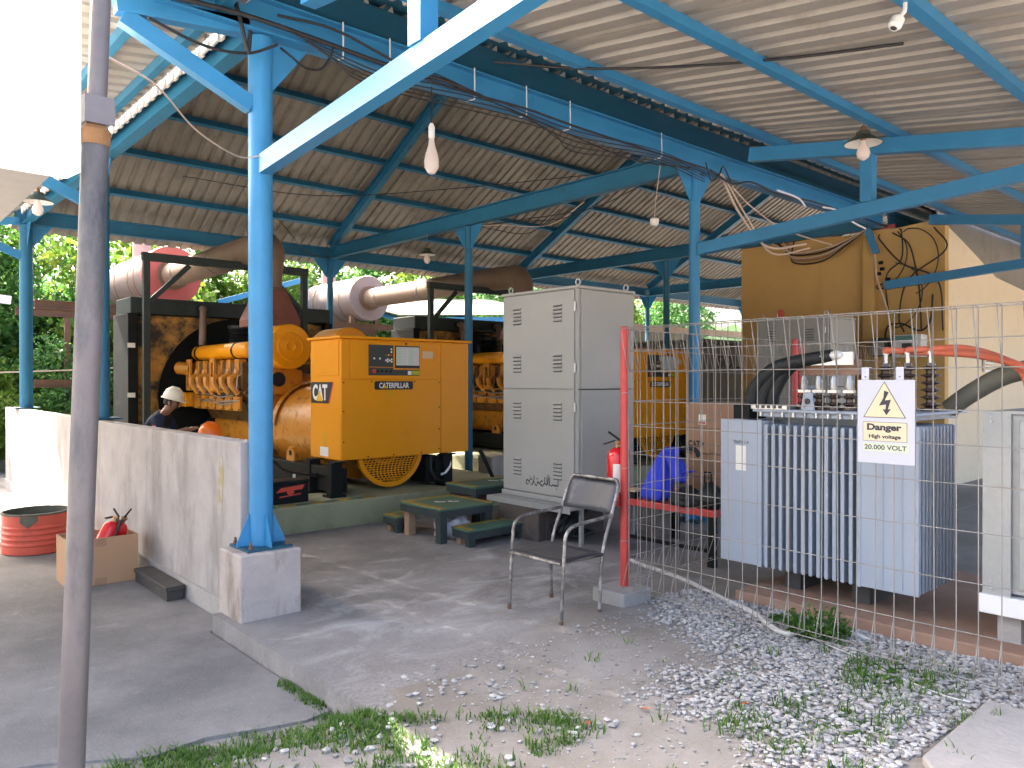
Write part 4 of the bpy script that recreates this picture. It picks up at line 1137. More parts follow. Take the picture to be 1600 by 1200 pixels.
# ------------------------------------------------------------------ tall grey switch cabinets
def louvre_mesh():
    mb = MB()
    for i in range(5):
        z = -i*0.038
        mb.v += []
        k = len(mb.v)
        # a pressed slot: proud lip over a dark gap (local: u = -Y, normal -X)
        mb.cur = 0
        mb.prism([(0,0),(-0.012,-0.002),(-0.014,-0.010),(-0.004,-0.014),(0,-0.014)], (0, 0.062, z), (1,0,0), (0,0,1), 0.124)
        mb.cur = 1
        mb.quad((-0.001, 0.06, z-0.024), (-0.001, -0.06, z-0.024), (-0.001, -0.06, z-0.0145), (-0.001, 0.06, z-0.0145))
    return mb.mesh("louvre", [M['cab_grey'], M['cab_dark']])
ME_LOUV = louvre_mesh()
cab = thing("switch_cabinet", "tall grey steel cabinet with black Arabic lettering on its lower door", "cabinet", (5.84, 5.68, 0.42), "grey switch cabinets")
cx0, cx1, cy0, cy1, cz0, cz1 = 5.42, 6.26, 5.13, 6.24, 0.44, 2.50
b = MB(); b.box(cx0+0.012, cx1, cy0+0.012, cy1, cz0, cz1); b.build("carcass", M['cab_grey'], cab, bev=0.006)
b = MB(); b.box(cx0-0.01, cx1+0.01, cy0-0.01, cy1+0.01, cz1, cz1+0.03); b.build("roof_cap", M['cab_grey'], cab, bev=0.006)
b = MB(); b.box(cx0-0.015, cx1+0.01, cy0-0.015, cy1+0.01, cz0-0.05, cz0-0.001); b.build("base_frame", M['cab_grey'], cab, bev=0.004)
zm = 1.515
for z0, z1 in ((cz0+0.008, zm-0.006), (zm+0.006, cz1-0.01)):
    b = MB(); b.box(cx0-0.008, cx0+0.011, cy0+0.055, cy1-0.012, z0, z1); d_ = b.build("door", M['cab_grey'], cab, bev=0.005)
    b = MB(); b.box(cx0+0.045, cx1-0.012, cy0-0.006, cy0+0.011, z0, z1); b.build("side_panel", M['cab_grey'], cab, bev=0.005)
    for yy in (6.005, 5.405):
        for zz in ((z1-0.13), (z0+0.34)):
            inst("vent_louvre", ME_LOUV, d_, (cx0-0.0085, yy, zz))
    for zz in (z1-0.12, z0+0.25):
        b = MB(); b.lathe([(0.010,0),(0.010,0.09)], (cx0-0.004, cy0+0.045, zz-0.09), n=8); b.build("hinge", M['alu'], cab)
b = MB(); b.box(cx0+0.0, cx1-0.05, cy0+0.0, cy0+0.0115, zm-0.004, zm+0.004); b.build("door_gap", M['cab_dark'], cab)
for (xx, yy) in ((cx0+0.06, cy0+0.06), (cx0+0.06, cy1-0.06), (cx1-0.06, cy0+0.06), (cx1-0.06, cy1-0.06)):
    b = MB()
    pts = [(xx, yy+0.03*math.cos(t_*math.pi/6), cz1+0.068+0.03*math.sin(t_*math.pi/6)) for t_ in range(12)]
    b.tube(pts, 0.008, 6, closed=True); b.lathe([(0.014,0.03),(0.012,0.045)], (xx, yy, cz1), n=8); b.build("lifting_eye", M['steel'], cab, auto=True)
cab2 = copy_tree(cab); cab2.location.x += 5.15; cab2.location.y += 0.02
cab2['label'] = "farther grey cabinet under the red beacon before the ochre wall"
# brush-written line on the lower door of the first cabinet (right-to-left script built as strokes)
def script_strokes(parent):
    ix = cx0-0.0095
    def st(pts, w=0.011):
        mb = MB(); mb.tube([(ix, p.y, p.z) for p in smooth_pts([Vector((0, 5.865-(u+17)*0.47/117, 0.575+v*0.0021)) for u, v in pts], 4)], w*0.5, 5)
        # flatten on the door
        mb.v = [(ix+(x-ix)*0.3, y, z) for x, y, z in mb.v]
        return mb
    S_ = [
        [(100,30),(99,-14)],                                             # tall first stroke
        [(97,-14),(93,-8),(90,-14),(87,-7),(84,-13),(80,-8),(76,-16),(72,-12)],
        [(70,26),(69,-10),(66,-14)], [(65,24),(63,-10)], [(60,26),(60,-10),(57,-14),(55,-6)],
        [(52,24),(52,-12)], [(50,-6),(47,-14),(43,-22),(40,-20)], [(45,0),(41,4),(37,-2),(34,-12),(37,-18),(41,-14)],
        [(33,-6),(29,-10),(27,-2),(25,-10),(22,-22),(17,-20),(16,-10)],
        [(13,24),(12,-12)], [(10,-2),(8,-14),(4,-22),(1,-20)], [(6,2),(2,8),(-3,2),(-6,-8),(-3,-14)], [(-6,-4),(-10,-6),(-13,2),(-16,-6),(-17,-22)],
    ]
    for s_ in S_: st(s_).build("lettering", M['ink'], parent)
    for (u, v) in ((94,-26),(64,34),(67,33),(24,10),(-9,-20),(-12,-20),(27,14),(-2,18)):
        st([(u,v),(u-1.2,v-2.0)], 0.014).build("lettering", M['ink'], parent)
script_strokes(cab)
# stands under the cabinets
for i, dx in enumerate((0, 5.15)):
    t = thing("cabinet_stand", ("dusty brown box stand with a steel angle edge under the cabinet with lettering", "brown stand under the farther grey cabinet")[i], "stand", (5.8+dx, 5.6, 0), "cabinet stands")
    b = MB(); b.box(5.24+dx, 5.27+dx, 5.50, 6.10, 0.0, 0.36); b.build("side_board", M['stand'], t, bev=0.004)
    b = MB(); b.box(5.36+dx, 6.2+dx, 5.50, 6.2, 0.0, 0.385); b.build("plinth_block", M['stand'], t)
    b = MB(); b.box(5.27+dx, 5.36+dx, 5.52, 6.08, 0.0, 0.34); b.build("infill", M['stand'], t)
    b = MB(); b.box(5.225+dx, 6.25+dx, 5.05, 6.28, 0.365, 0.387); b.box(5.222+dx, 5.2245+dx, 5.05, 6.28, 0.335, 0.387); b.build("angle_frame", M['galv'], t)
    b = MB(); b.bar((5.43+dx, 5.10, 0), (5.43+dx, 5.10, 0.364), 0.035, 0.035, (1,0,0)); b.build("leg", M['galv'], t)
    b = MB(); b.bar((6.2+dx, 5.10, 0), (6.2+dx, 5.10, 0.364), 0.035, 0.035, (1,0,0)); b.build("leg", M['galv'], t)
b = MB(); rr = random.Random(8)
for i in range(7):
    y = 5.18+i*0.045
    b.tube(smooth_pts([(5.7+rr.uniform(-.1,.1), y, 0.36), (5.55, y+rr.uniform(-.05,.05), 0.25), (5.42+rr.uniform(-.03,.05), y+rr.uniform(0,0.1), 0.12), (5.55, y+0.1, 0.05), (5.9, y+0.2, 0.04)]), 0.022, 7)
tag(b.build("power_cable", M['black_soft'], auto=True), "thick black cables coiled under the tall grey cabinet", "cables")

# ------------------------------------------------------------------ green step platforms
def platform(name, label, x0, x1, y0, y1, h, legw=0.08, wood=False, number=True, group="green step platforms"):
    t = thing(name, label, "step platform", ((x0+x1)/2, (y0+y1)/2, 0), group)
    b = MB(); b.box(x0, x1, y0, y1, h-0.022, h); b.build("deck", M['step_green'], t, bev=0.003)
    e = 0.075
    for q in ((x0, x0+e, y0, y1), (x0+e+0.002, x1, y1-e, y1), (x1-e, x1, y0, y1-e-0.002)):
        b = MB(); b.box(q[0]+0.002, q[1]-0.002, q[2]+0.002, q[3]-0.002, h+0.0005, h+0.003); b.build("edge_stripe", M['step_yellow'], t)
    b = MB(); b.box(x0+0.01, x1-0.01, y0+0.008, y0+0.03, h-0.095, h-0.0225); b.build("apron", M['step_frame'], t)
    b = MB(); b.box(x0+0.006, x0+0.03, y0+0.031, y1-0.01, h-0.095, h-0.0225); b.build("apron", M['step_frame'], t)
    b = MB(); b.box(x0+0.031, x1-0.01, y1-0.032, y1-0.01, h-0.095, h-0.0225); b.build("apron", M['step_frame'], t)
    for i, (xx, yy) in enumerate(((x0+0.015,y0+0.015),(x1-legw-0.015,y0+0.015),(x0+0.035,y1-legw-0.035),(x1-legw-0.035,y1-legw-0.035))):
        b = MB(); b.box(xx, xx+legw, yy, yy+legw, 0, h-0.0955 if i > 1 else h-0.023); b.build("leg", M['wood'] if (wood and i == 2) else M['step_frame'], t, bev=0.003)
    if number:
        xm, ym = (x0+x1)/2, (y0+y1)/2
        for (a, c_) in ((-0.10,0.04),(0.03,-0.02)):
            b = MB(); b.prism([(0,0),(0.09,0.01),(0.09,0.035),(0.02,0.03),(-0.01,0.05),(-0.03,0.03)], (xm+a, ym+c_, h+0.0006), (0.75,-0.66,0), (0.66,0.75,0), 0.002); b.build("painted_mark", M['white'], t)
    return t
platform("step_platform", "green topped platform with yellow edges and one raw wood leg", 4.44, 5.13, 6.05, 6.76, 0.345, 0.085, True)
platform("step_platform", "low green step with yellow ends in front of the larger green platform", 4.56, 5.30, 5.74, 6.03, 0.17, 0.07, True, False)
platform("step_platform", "small low green step behind the raw wood leg", 4.43, 4.68, 6.80, 7.08, 0.17, 0.07, True, False)
t = platform("step_platform", "raised green platform against the generator plinth beside the grey cabinet", 5.20, 6.35, 6.45, 6.98, 0.45, 0.07, False, True)
b = MB(); b.box(5.22, 6.33, 6.47, 6.96, 0.26, 0.278); b.build("lower_shelf", M['step_green'], t)
b = MB(); b.box(5.24, 6.30, 6.5, 6.94, 0.279, 0.34); b.build("maroon_back", M['maroon'], t)
# bundle of rags under the platform
def lump(name, label, cat, c, r, m, seed, n=26, k=18, amp=0.25, flat=0.0, parent=None, freq=5.0):
    rr = random.Random(seed); mb = MB()
    mb.ellipsoid((0,0,0), (1,1,1), n, k)
    ph = [rr.uniform(0, 6.28) for _ in range(12)]
    out = []
    for (x, y, z) in mb.v:
        d = 1+amp*(math.sin(freq*x+ph[0]+2*y)*math.sin(freq*y+ph[1])+0.6*math.sin(2*freq*z+ph[2]+3*x)*math.sin(1.6*freq*x+ph[3])+0.4*math.sin(3.1*freq*y+ph[4]+2*freq*z))
        zz = z*d
        if zz < -0.55: zz = -0.55+0.1*(zz+0.55)
        out.append((c[0]+x*d*r[0], c[1]+y*d*r[1], c[2]+(zz+0.56)*r[2]))
    mb.v = out
    o = mb.build(name, m, parent, smooth=True)
    if parent is None: tag(o, label, cat)
    return o
lump("rag_bundle", "crumpled striped white cloth bundle under the green platform", "cloth", (4.80, 6.30, 0.0), (0.20, 0.14, 0.16), M['rag'], 3, amp=0.22)
# clutter between the generators behind the mid column
b = MB(); b.box(7.0, 7.36, 8.3, 8.62, 0.0, 0.52); tag(b.build("concrete_block", M['block'], bev=0.02), "grey concrete block at the foot of a column behind the yellow cabinet", "block")
b = MB(); b.bar((6.55, 7.5, 0.0), (6.28, 7.7, 0.72), 0.05, 0.05); tag(b.build("prop_bar", M['black']), "black angled bar propped beside the right end of the yellow cabinet", "bar")
t = thing("tool_box", "dark steel box with yellow lid between the generators", "box", (8.05, 8.2, 0.0))
b = MB(); b.box(7.75, 8.2, 7.6, 8.1, 0.0, 0.55); b.build("case", M['black'], t, bev=0.01)
b = MB(); b.box(7.73, 8.22, 7.58, 8.12, 0.552, 0.60); b.build("lid", M['step_yellow'], t, bev=0.006)

# ------------------------------------------------------------------ the worn metal armchair
ch = thing("metal_armchair", "worn black metal armchair standing on the dusty concrete before the fence", "chair", (3.76, 3.78, 0))
A = {'fl': Vector((3.563,4.035,0)), 'fr': Vector((3.562,3.524,0)), 'br': Vector((3.985,3.56,0)), 'bl': Vector((4.005,4.05,0))}
SZ = 0.415
def tb(name, pts, r, m, k=5, parent=ch):
    b = MB(); b.tube(smooth_pts(pts, k), r, 12); return b.build(name, M[m], parent, auto=True)
def leg_and_arm(f, bk, back_at):
    x, y = f.x, f.y
    return [(x, y, 0.0), (x+0.012, y, 0.25), (x+0.03, y, 0.50), (x+0.045, y, 0.585), (x+0.10, y, 0.632), (x+0.20, y, 0.645), (back_at[0], back_at[1], 0.66)]
bk_at = lambda y, z: (4.085, y, z)
tb("front_leg", leg_and_arm(A['fl'], A['bl'], bk_at(4.035, 0.66)), 0.0125, 'chair_tube')
tb("front_leg", leg_and_arm(A['fr'], A['br'], bk_at(3.545, 0.66)), 0.0125, 'chair_tube')
for yb, yt in ((3.555, 3.56), (4.045, 4.03)):
    pass
top = 0.895
# one tube: rear leg - upright - rounded top - upright - rear leg
pts = [(3.955, 3.545, 0.0), (3.985, 3.545, 0.40), (4.085, 3.548, 0.66), (4.155, 3.552, 0.83), (4.175, 3.575, 0.885), (4.18, 3.62, top), (4.18, 3.96, top), (4.175, 4.01, 0.885), (4.155, 4.032, 0.83), (4.085, 4.035, 0.66), (3.985, 4.04, 0.40), (3.985, 4.045, 0.0)]
tb("back_frame", pts, 0.0125, 'chair_tube')
b = MB()
for j in range(7):
    z = 0.665+0.215*j/6
    for i in range(9):
        y = 3.568+0.45*i/8
        c_ = 0.03*math.sin(math.pi*i/8)
        b.v.append((4.088+0.41*(z-0.66)+c_, y, z))
for j in range(6):
    for i in range(8): b.face(j*9+i, (j+1)*9+i, (j+1)*9+i+1, j*9+i+1)
o = b.build("backrest", M['chair_grey'], ch, smooth=True)
md = o.modifiers.new("thick", 'SOLIDIFY'); md.thickness = 0.006; md.offset = 0
b = MB()
for j in range(7):
    for i in range(7):
        u, v = i/6, j/6
        b.v.append((3.565+0.415*u, 3.535+0.495*v, SZ-0.012*math.sin(math.pi*u)*math.sin(math.pi*v)))
for j in range(6):
    for i in range(6): b.face(j*7+i, j*7+i+1, (j+1)*7+i+1, (j+1)*7+i)
o = b.build("seat", M['chair_black'], ch, smooth=True)
md = o.modifiers.new("thick", 'SOLIDIFY'); md.thickness = 0.008; md.offset = -1
b = MB(); b.tube([(3.565,3.535,SZ-0.016),(3.985,3.535,SZ-0.016),(3.985,4.03,SZ-0.016),(3.565,4.03,SZ-0.016)], 0.011, 8, closed=True); b.build("seat_frame", M['chair_tube'], ch, auto=True)
b = MB()
for y, x in ((3.524,3.562),(4.035,3.563),(3.545,3.956),(4.045,3.985)): b.lathe([(0.014,0.0),(0.0145,0.03)], (x, y, 0.0), n=10)
b.build("leg_ferrules", M['rust'], ch)

# ------------------------------------------------------------------ wire fence panels and posts
FX = 4.35
ROWS = [0.11, 0.31, 0.57, 0.83, 1.07, 1.27, 1.45, 1.67, 1.82, 1.975]
def wire_mesh(name, pts, r=0.0031):
    b = MB(); b.tube(pts, r, 5); return b.mesh(name, M['wire'], smooth=True)
# upright wire with the triangular rolls at top and foot (offset along +n = towards local -X)
UP = wire_mesh("upright_wire", [(-0.004,0,0.30),(-0.075,0,0.105),(0.0,0,0.105),(0,0,0.31),(0,0,1.0),(0,0,1.975),(-0.08,0,1.98),(-0.002,0,1.67)])
def panel(label, p0, p1, rows=ROWS):
    """p0 -> p1 along the fence; rolls face to the left of the direction"""
    p0 = Vector(p0); p1 = Vector(p1); L_ = (p1-p0).length; d = (p1-p0).normalized()
    t = thing("wire_fence", label, "fence", p0, "wire fence panels")
    ang = math.atan2(d.y, d.x)-math.pi/2
    n = int(L_/0.1005)
    rr = random.Random(int(L_*100+p0.y*10))
    for i in range(n+1):
        p = p0+d*(i*L_/n)
        inst("upright_wire", UP, t, (p.x, p.y, p.z), (rr.uniform(-0.008,0.008), rr.uniform(-0.006,0.006), ang))
    hm = wire_mesh("cross_wire", [(0.005,0,0),(0.005,L_*0.33,rr.uniform(-.004,.004)),(0.005,L_*0.66,rr.uniform(-.004,.004)),(0.005,L_,0)])
    for z in rows:
        inst("cross_wire", hm, t, (p0.x, p0.y, p0.z+z), (0,0,ang))
    nrm = Vector((-d.y, d.x, 0))
    for z, off in ((1.98, 0.08), (0.10, 0.075)):
        q = p0+nrm*off
        inst("cross_wire", hm, t, (q.x, q.y, p0.z+z), (0,0,ang))
    return t
# direction chosen so that the rolls lean towards the camera side
panel("front wire mesh fence panel carrying the danger sign", (FX, 0.92, 0.0), (FX, 3.61, 0.0))
panel("wire mesh fence panel right of the panel with the sign", (FX, -1.65, 0.0), (FX, 0.84, 0.0))
panel("wire mesh fence panel running back from the red post along the bench", (FX+0.06, 3.66, 0.0), (FX+2.5, 3.68, 0.0))
panel("wire mesh fence panel farther back behind the transformer", (FX+2.55, 3.68, 0.0), (FX+5.0, 3.70, 0.0))
def red_post(x, y, z0, label):
    t = thing("fence_post", label, "post", (x, y, z0), "red fence posts")
    b = MB(); b.lathe([(0.030, 0), (0.030, 1.985-z0)], (x, y, z0), n=18); b.build("pipe", M['red'], t, auto=True)
    b = MB(); b.lathe([(0.031, 0), (0.031, 0.006), (0.02, 0.012)], (x, y, 1.986), n=18); b.build("cap", M['red'], t)
    for z in (0.42, 0.95, 1.5):
        b = MB(); b.tube([(x+0.034*math.cos(k*0.628), y+0.034*math.sin(k*0.628), z+0.002*k) for k in range(10)], 0.0028, 5, closed=True); b.build("tie_wire", M['wire'], t)
    return t
red_post(FX, 3.655, 0.101, "red pipe fence post at the corner beside the armchair")
red_post(FX, 0.88, -0.05, "red pipe fence post right of the danger sign panel")
red_post(FX+2.52, 3.68, 0.0, "red pipe fence post behind the transformer")
b = MB(); b.box(4.16, 4.47, 3.50, 3.80, -0.06, 0.10)
tag(b.build("footing_block", M['block'], bev=0.012), "grey concrete footing block under the corner red post", "block")
t = thing("post_board", "faded red board fixed upright on a red pole behind the black cables", "board", (8.6, 4.55, 0))
b = MB(); b.lathe([(0.025,0),(0.025,1.5)], (8.62, 4.55, 0), n=12); b.build("pole", M['red'], t)
b = MB(); b.box(8.58, 8.592, 4.47, 4.56, 1.72, 2.05); b.build("board", M['pink_board'], t)
b = MB(); b.lathe([(0.025,1.5),(0.025,2.06)], (8.62, 4.55, 0), n=12); b.build("upper_pole", M['red'], t)

# danger sign hung on the fence
sg = thing("danger_sign", "white plastic danger high voltage sign hanging on the wire fence", "sign", (FX-0.03, 1.78, 1.14))
sx = FX-0.022
b = MB(); b.box(sx-0.004, sx, 1.632, 1.937, 1.145, 1.605); b.build("sheet", M['sign_white'], sg, bev=0.0015)
for y in (1.895, 1.71):
    b = MB(); b.box(sx-0.0045, sx-0.001, y-0.02, y+0.02, 1.606, 1.675); b.box(sx-0.001, FX+0.01, y-0.02, y+0.02, 1.672, 1.675); b.build("hanger_tab", M['sign_white'], sg)
    b = MB(); b.lathe([(0.004,0),(0.003,0.003)], (sx-0.0046, y, 1.622), (-1,0,0), 8); b.build("rivet", M['sign_black'], sg)
def on_sign(poly, m, lift, name):
    b = MB(); b.prism(poly, (sx-0.004-lift, 1.937, 1.145), NX[0], NX[1], 0.0008); return b.build(name, M[m], sg)
tri = [(0.032,0.252),(0.26,0.252),(0.146,0.452)]
on_sign(tri, 'sign_black', 0.0004, "triangle_border")
ctr = Vector((0.146, 0.319))
on_sign([tuple(ctr+(Vector(p)-ctr)*0.945) for p in tri], 'sign_cream', 0.0014, "triangle_field")
on_sign([(0.146,0.402),(0.170,0.392),(0.150,0.348),(0.182,0.352),(0.166,0.298),(0.182,0.302),(0.158,0.266),(0.138,0.300),(0.153,0.297),(0.156,0.325),(0.118,0.318),(0.142,0.362)], 'sign_black', 0.0024, "lightning_bolt")
on_sign([(0.030,0.122),(0.266,0.122),(0.266,0.228),(0.030,0.228)], 'sign_black', 0.0004, "caption_border")
on_sign([(0.032,0.124),(0.264,0.124),(0.264,0.226),(0.032,0.226)], 'sign_cream', 0.0014, "caption_field")
on_sign([(0.030,0.066),(0.275,0.066),(0.275,0.112),(0.030,0.112)], 'sign_green', 0.0006, "voltage_field")
def sign_text(s, u, v, w, h, lift, bold, m='sign_black'): text(s, (sx-0.004-lift, 1.937-u, 1.145+v), NX, w, h, M[m], sg, bold=bold)
sign_text("Danger", 0.146, 0.195, 0.185, 0.048, 0.0026, 0.045)
sign_text("High voltage", 0.149, 0.146, 0.17, 0.028, 0.0026, 0.035)
sign_text("20.000 VOLT", 0.152, 0.089, 0.225, 0.027, 0.0018, 0.02, 'panel_grey')

# ------------------------------------------------------------------ fire extinguishers
def extinguisher(name, label, x, y, z, rot=None, group=None):
    t = thing(name, label, "fire extinguisher", (x, y, z), group)
    b = MB(); b.lathe([(0.060,0.0),(0.078,0.012),(0.080,0.03),(0.080,0.37),(0.070,0.405),(0.045,0.430),(0.028,0.438)], (x, y, z), n=24); b.build("cylinder", M['red_gloss'], t, auto=True)
    b = MB(); b.lathe([(0.022,0.438),(0.022,0.468),(0.028,0.472),(0.028,0.485)], (x, y, z), n=14); b.build("valve", M['brass'], t, auto=True)
    b = MB(); b.bar((x, y+0.03, z+0.487), (x-0.01, y+0.13, z+0.455), 0.022, 0.008); b.build("lower_handle", M['black'], t)
    b = MB(); b.tube(smooth_pts([(x, y-0.03, z+0.49), (x, y+0.02, z+0.515), (x, y+0.09, z+0.55)]), 0.008, 6); b.build("squeeze_lever", M['black'], t)
    b = MB(); b.tube(smooth_pts([(x, y-0.02, z+0.46), (x, y-0.09, z+0.44), (x, y-0.10, z+0.33), (x, y-0.092, z+0.18)]), 0.010, 8); b.build("hose", M['black_soft'], t, auto=True)
    return t
ex = extinguisher("fire_extinguisher", "red fire extinguisher hanging behind the red corner post", 4.44, 3.795, 0.66)
for (y0_, z0_, h_, w_) in ((0.045, 0.15, 0.13, 0.03), (0.02, 0.11, 0.21, 0.045)):
    b = MB(); xx = 4.44
    for k in range(6):
        a = math.pi+0.25-(0.02-y0_)*14+k*0.13*w_/0.045; a2 = a+0.13*w_/0.045
        rr_ = 0.0808
        b.quad((xx+rr_*math.cos(a), 3.795+rr_*math.sin(a), 0.66+z0_), (xx+rr_*math.cos(a2), 3.795+rr_*math.sin(a2), 0.66+z0_), (xx+rr_*math.cos(a2), 3.795+rr_*math.sin(a2), 0.66+z0_+h_), (xx+rr_*math.cos(a), 3.795+rr_*math.sin(a), 0.66+z0_+h_))
    b.build("label", M['paper'], ex)
b = MB(); b.tube([(4.352,3.69,1.12),(4.40,3.76,1.115),(4.44,3.795,1.10)], 0.004, 5); b.build("hanging_hook", M['wire'], ex)

# open carton of extinguishers, drum and timber on the yard slab
t = thing("carton", "open brown cardboard carton on the yard slab against the wall", "carton", (1.72, 7.35, -0.12))
X0, X1, Y0, Y1, Z0, Z1 = 1.46, 2.0, 7.13, 7.56, -0.119, 0.275
for q in ((X0, X1, Y0, Y0+0.012), (X0, X1, Y1-0.012, Y1)):
    b = MB(); b.box(q[0], q[1], q[2], q[3], Z0, Z1); b.build("side", M['card'], t)
for q in ((X0, X0+0.012), (X1-0.012, X1)):
    b = MB(); b.box(q[0], q[1], Y0+0.013, Y1-0.013, Z0, Z1); b.build("side", M['card'], t)
b = MB(); b.box(X0+0.013, X1-0.013, Y0+0.013, Y1-0.013, Z0, Z0+0.01); b.build("bottom", M['card'], t)
for (za, zb) in ((Z1-0.07, Z1), (Z0, Z0+0.06)):
    b = MB(); b.box(X0+0.2, X0+0.29, Y0-0.0012, Y0-0.0002, za, zb); b.build("tape", M['card_dark'], t)
def lying(label, y, x0, z, yaw):
    t = extinguisher("fire_extinguisher", label, 0, 0, 0, None, "extinguishers in the carton")
    t.location = (x0, y, z); t.rotation_euler = (R(0), R(28), yaw)
lying("red extinguisher lying in the carton, nearer one", 7.26, 1.66, -0.02, 0.3)
lying("red extinguisher standing in the carton, behind the nearer one", 7.42, 1.74, -0.03, -0.5)

dr = thing("half_drum", "red half steel drum with sooty rim on the yard slab", "drum", (1.57, 9.05, -0.12))
b = MB(); prof = [(0.285,0.0),(0.30,0.008),(0.30,0.05)]
for i in range(4):
    z = 0.08+i*0.055; prof += [(0.30,z),(0.310,z+0.012),(0.310,z+0.024),(0.30,z+0.036)]
prof += [(0.30,0.385)]
b.lathe(prof, (1.57, 9.05, -0.119), n=40, caps=False); b.build("shell", M['drum'], dr, auto=True)
b = MB(); b.lathe([(0.30,0.386),(0.307,0.388),(0.307,0.405),(0.29,0.405),(0.288,0.02),(0.05,0.015)], (1.57, 9.05, -0.119), n=40, caps=False); b.build("rim_and_lining", M['soot'], dr, auto=True)
b = MB()
for k in range(9):
    a = math.pi*1.30+0.055*k
    h0 = 0.30+0.055*abs(k-4)/4-0.03
    b.quad((1.57+0.3115*math.cos(a), 9.05+0.3115*math.sin(a), -0.119+h0), (1.57+0.3115*math.cos(a+0.055), 9.05+0.3115*math.sin(a+0.055), -0.119+0.30+0.055*abs(k+1-4)/4-0.03), (1.57+0.3115*math.cos(a+0.055), 9.05+0.3115*math.sin(a+0.055), 0.266), (1.57+0.3115*math.cos(a), 9.05+0.3115*math.sin(a), 0.266))
b.build("soot_patch", M['soot'], dr)
tm = thing("timber_beam", "short dark tarred timber lying along the wall foot", "timber", (2.02, 6.77, -0.12))
b = MB(); b.box(1.955, 2.085, 6.24, 7.06, -0.118, -0.04); b.build("lower_plank", M['timber'], tm, bev=0.006)
b = MB(); b.box(1.945, 2.09, 6.23, 7.07, -0.039, -0.005); b.build("upper_plank", M['timber'], tm, bev=0.005)

# ------------------------------------------------------------------ transformer
tr = thing("transformer", "pale blue grey finned power transformer behind the danger sign", "transformer", (5.4, 2.6, 0.0))
TXF = 5.1
def TB(name, b, m='trafo', **k): return b.build(name, M[m], tr, **k)
b = MB(); b.box(5.36, 5.98, 2.31, 2.97, 0.20, 1.335); TB("tank", b, bev=0.006)
b = MB(); b.box(5.13, 6.05, 1.93, 3.08, 1.372, 1.392); TB("cover_plate", b, bev=0.004)
b = MB(); b.box(5.16, 6.02, 1.98, 3.05, 1.337, 1.371); TB("tank_flange", b, bev=0.004)
for i in range(13):                                       # cover bolts
    y = 2.0+i*0.085
    b = MB(); b.lathe([(0.012,-0.035),(0.012,0.012)], (5.145, y, 1.375), n=8); TB("cover_bolt", b, 'alu')
for i in range(12):                                       # front fins
    y = 2.325+i*0.0565
    b = MB(); b.box(TXF+0.004, 5.36, y, y+0.014, 0.235, 1.285); b.box(TXF, TXF+0.012, y-0.006, y+0.020, 0.24, 1.28); TB("fin", b, bev=0.004)
b = MB(); b.box(5.34, 5.37, 2.31, 2.97, 0.22, 1.30); TB("fin_backing", b)
for i in range(11):                                       # fins on the two ends
    x = TXF+0.02+i*0.058
    for (ya, yb) in ((1.905, 2.302), (2.978, 3.328)):
        b = MB(); b.box(x, x+0.012, ya, yb, 0.245, 1.305); yo = ya if ya < 2 else yb
        b.box(x-0.006, x+0.018, yo-0.006, yo+0.006, 0.25, 1.30); TB("fin", b, bev=0.003)
b = MB(); b.box(TXF, TXF+0.016, 1.90, 2.285, 0.24, 1.31); TB("end_plate", b, bev=0.004)
b = MB(); b.box(TXF, TXF+0.016, 2.99, 3.332, 0.24, 1.31); TB("end_plate", b, bev=0.004)
b = MB(); b.box(TXF-0.006, TXF+0.004, 2.985, 3.02, 0.235, 1.315); TB("corner_strip", b, bev=0.003)
b = MB(); b.box(TXF-0.006, TXF+0.004, 2.262, 2.29, 0.235, 1.315); TB("corner_strip", b, bev=0.003)
for y in (2.0, 2.12):
    b = MB(); b.tube([(TXF-0.002, y, 0.26), (TXF-0.002, y, 1.29)], 0.006, 6); TB("stiffener", b)
b = MB(); b.box(TXF-0.003, TXF-0.0005, 3.115, 3.20, 0.93, 1.115); TB("rating_plate", b, 'paper')
text("TRAFO 1-A", (TXF-0.002, 3.155, 1.142), NX, 0.13, 0.025, M['panel_grey'], tr, bold=0.01)
for y in (2.35, 2.85):
    b = MB(); b.box(5.3, 6.0, y-0.06, y+0.06, 0.07, 0.198); TB("skid", b, 'cab_dark')
# low-voltage terminal tray with black bushing strip
b = MB(); b.box(5.12, 5.32, 2.80, 3.12, 1.393, 1.425); TB("terminal_tray", b, 'alu')
b = MB(); b.box(5.10, 5.34, 3.09, 3.22, 1.316, 1.425); TB("terminal_box", b, 'black')
for i in range(5):
    b = MB(); b.box(5.115, 5.1195, 2.84+i*0.045, 2.865+i*0.045, 1.40, 1.42); TB("slot", b, 'cab_dark')
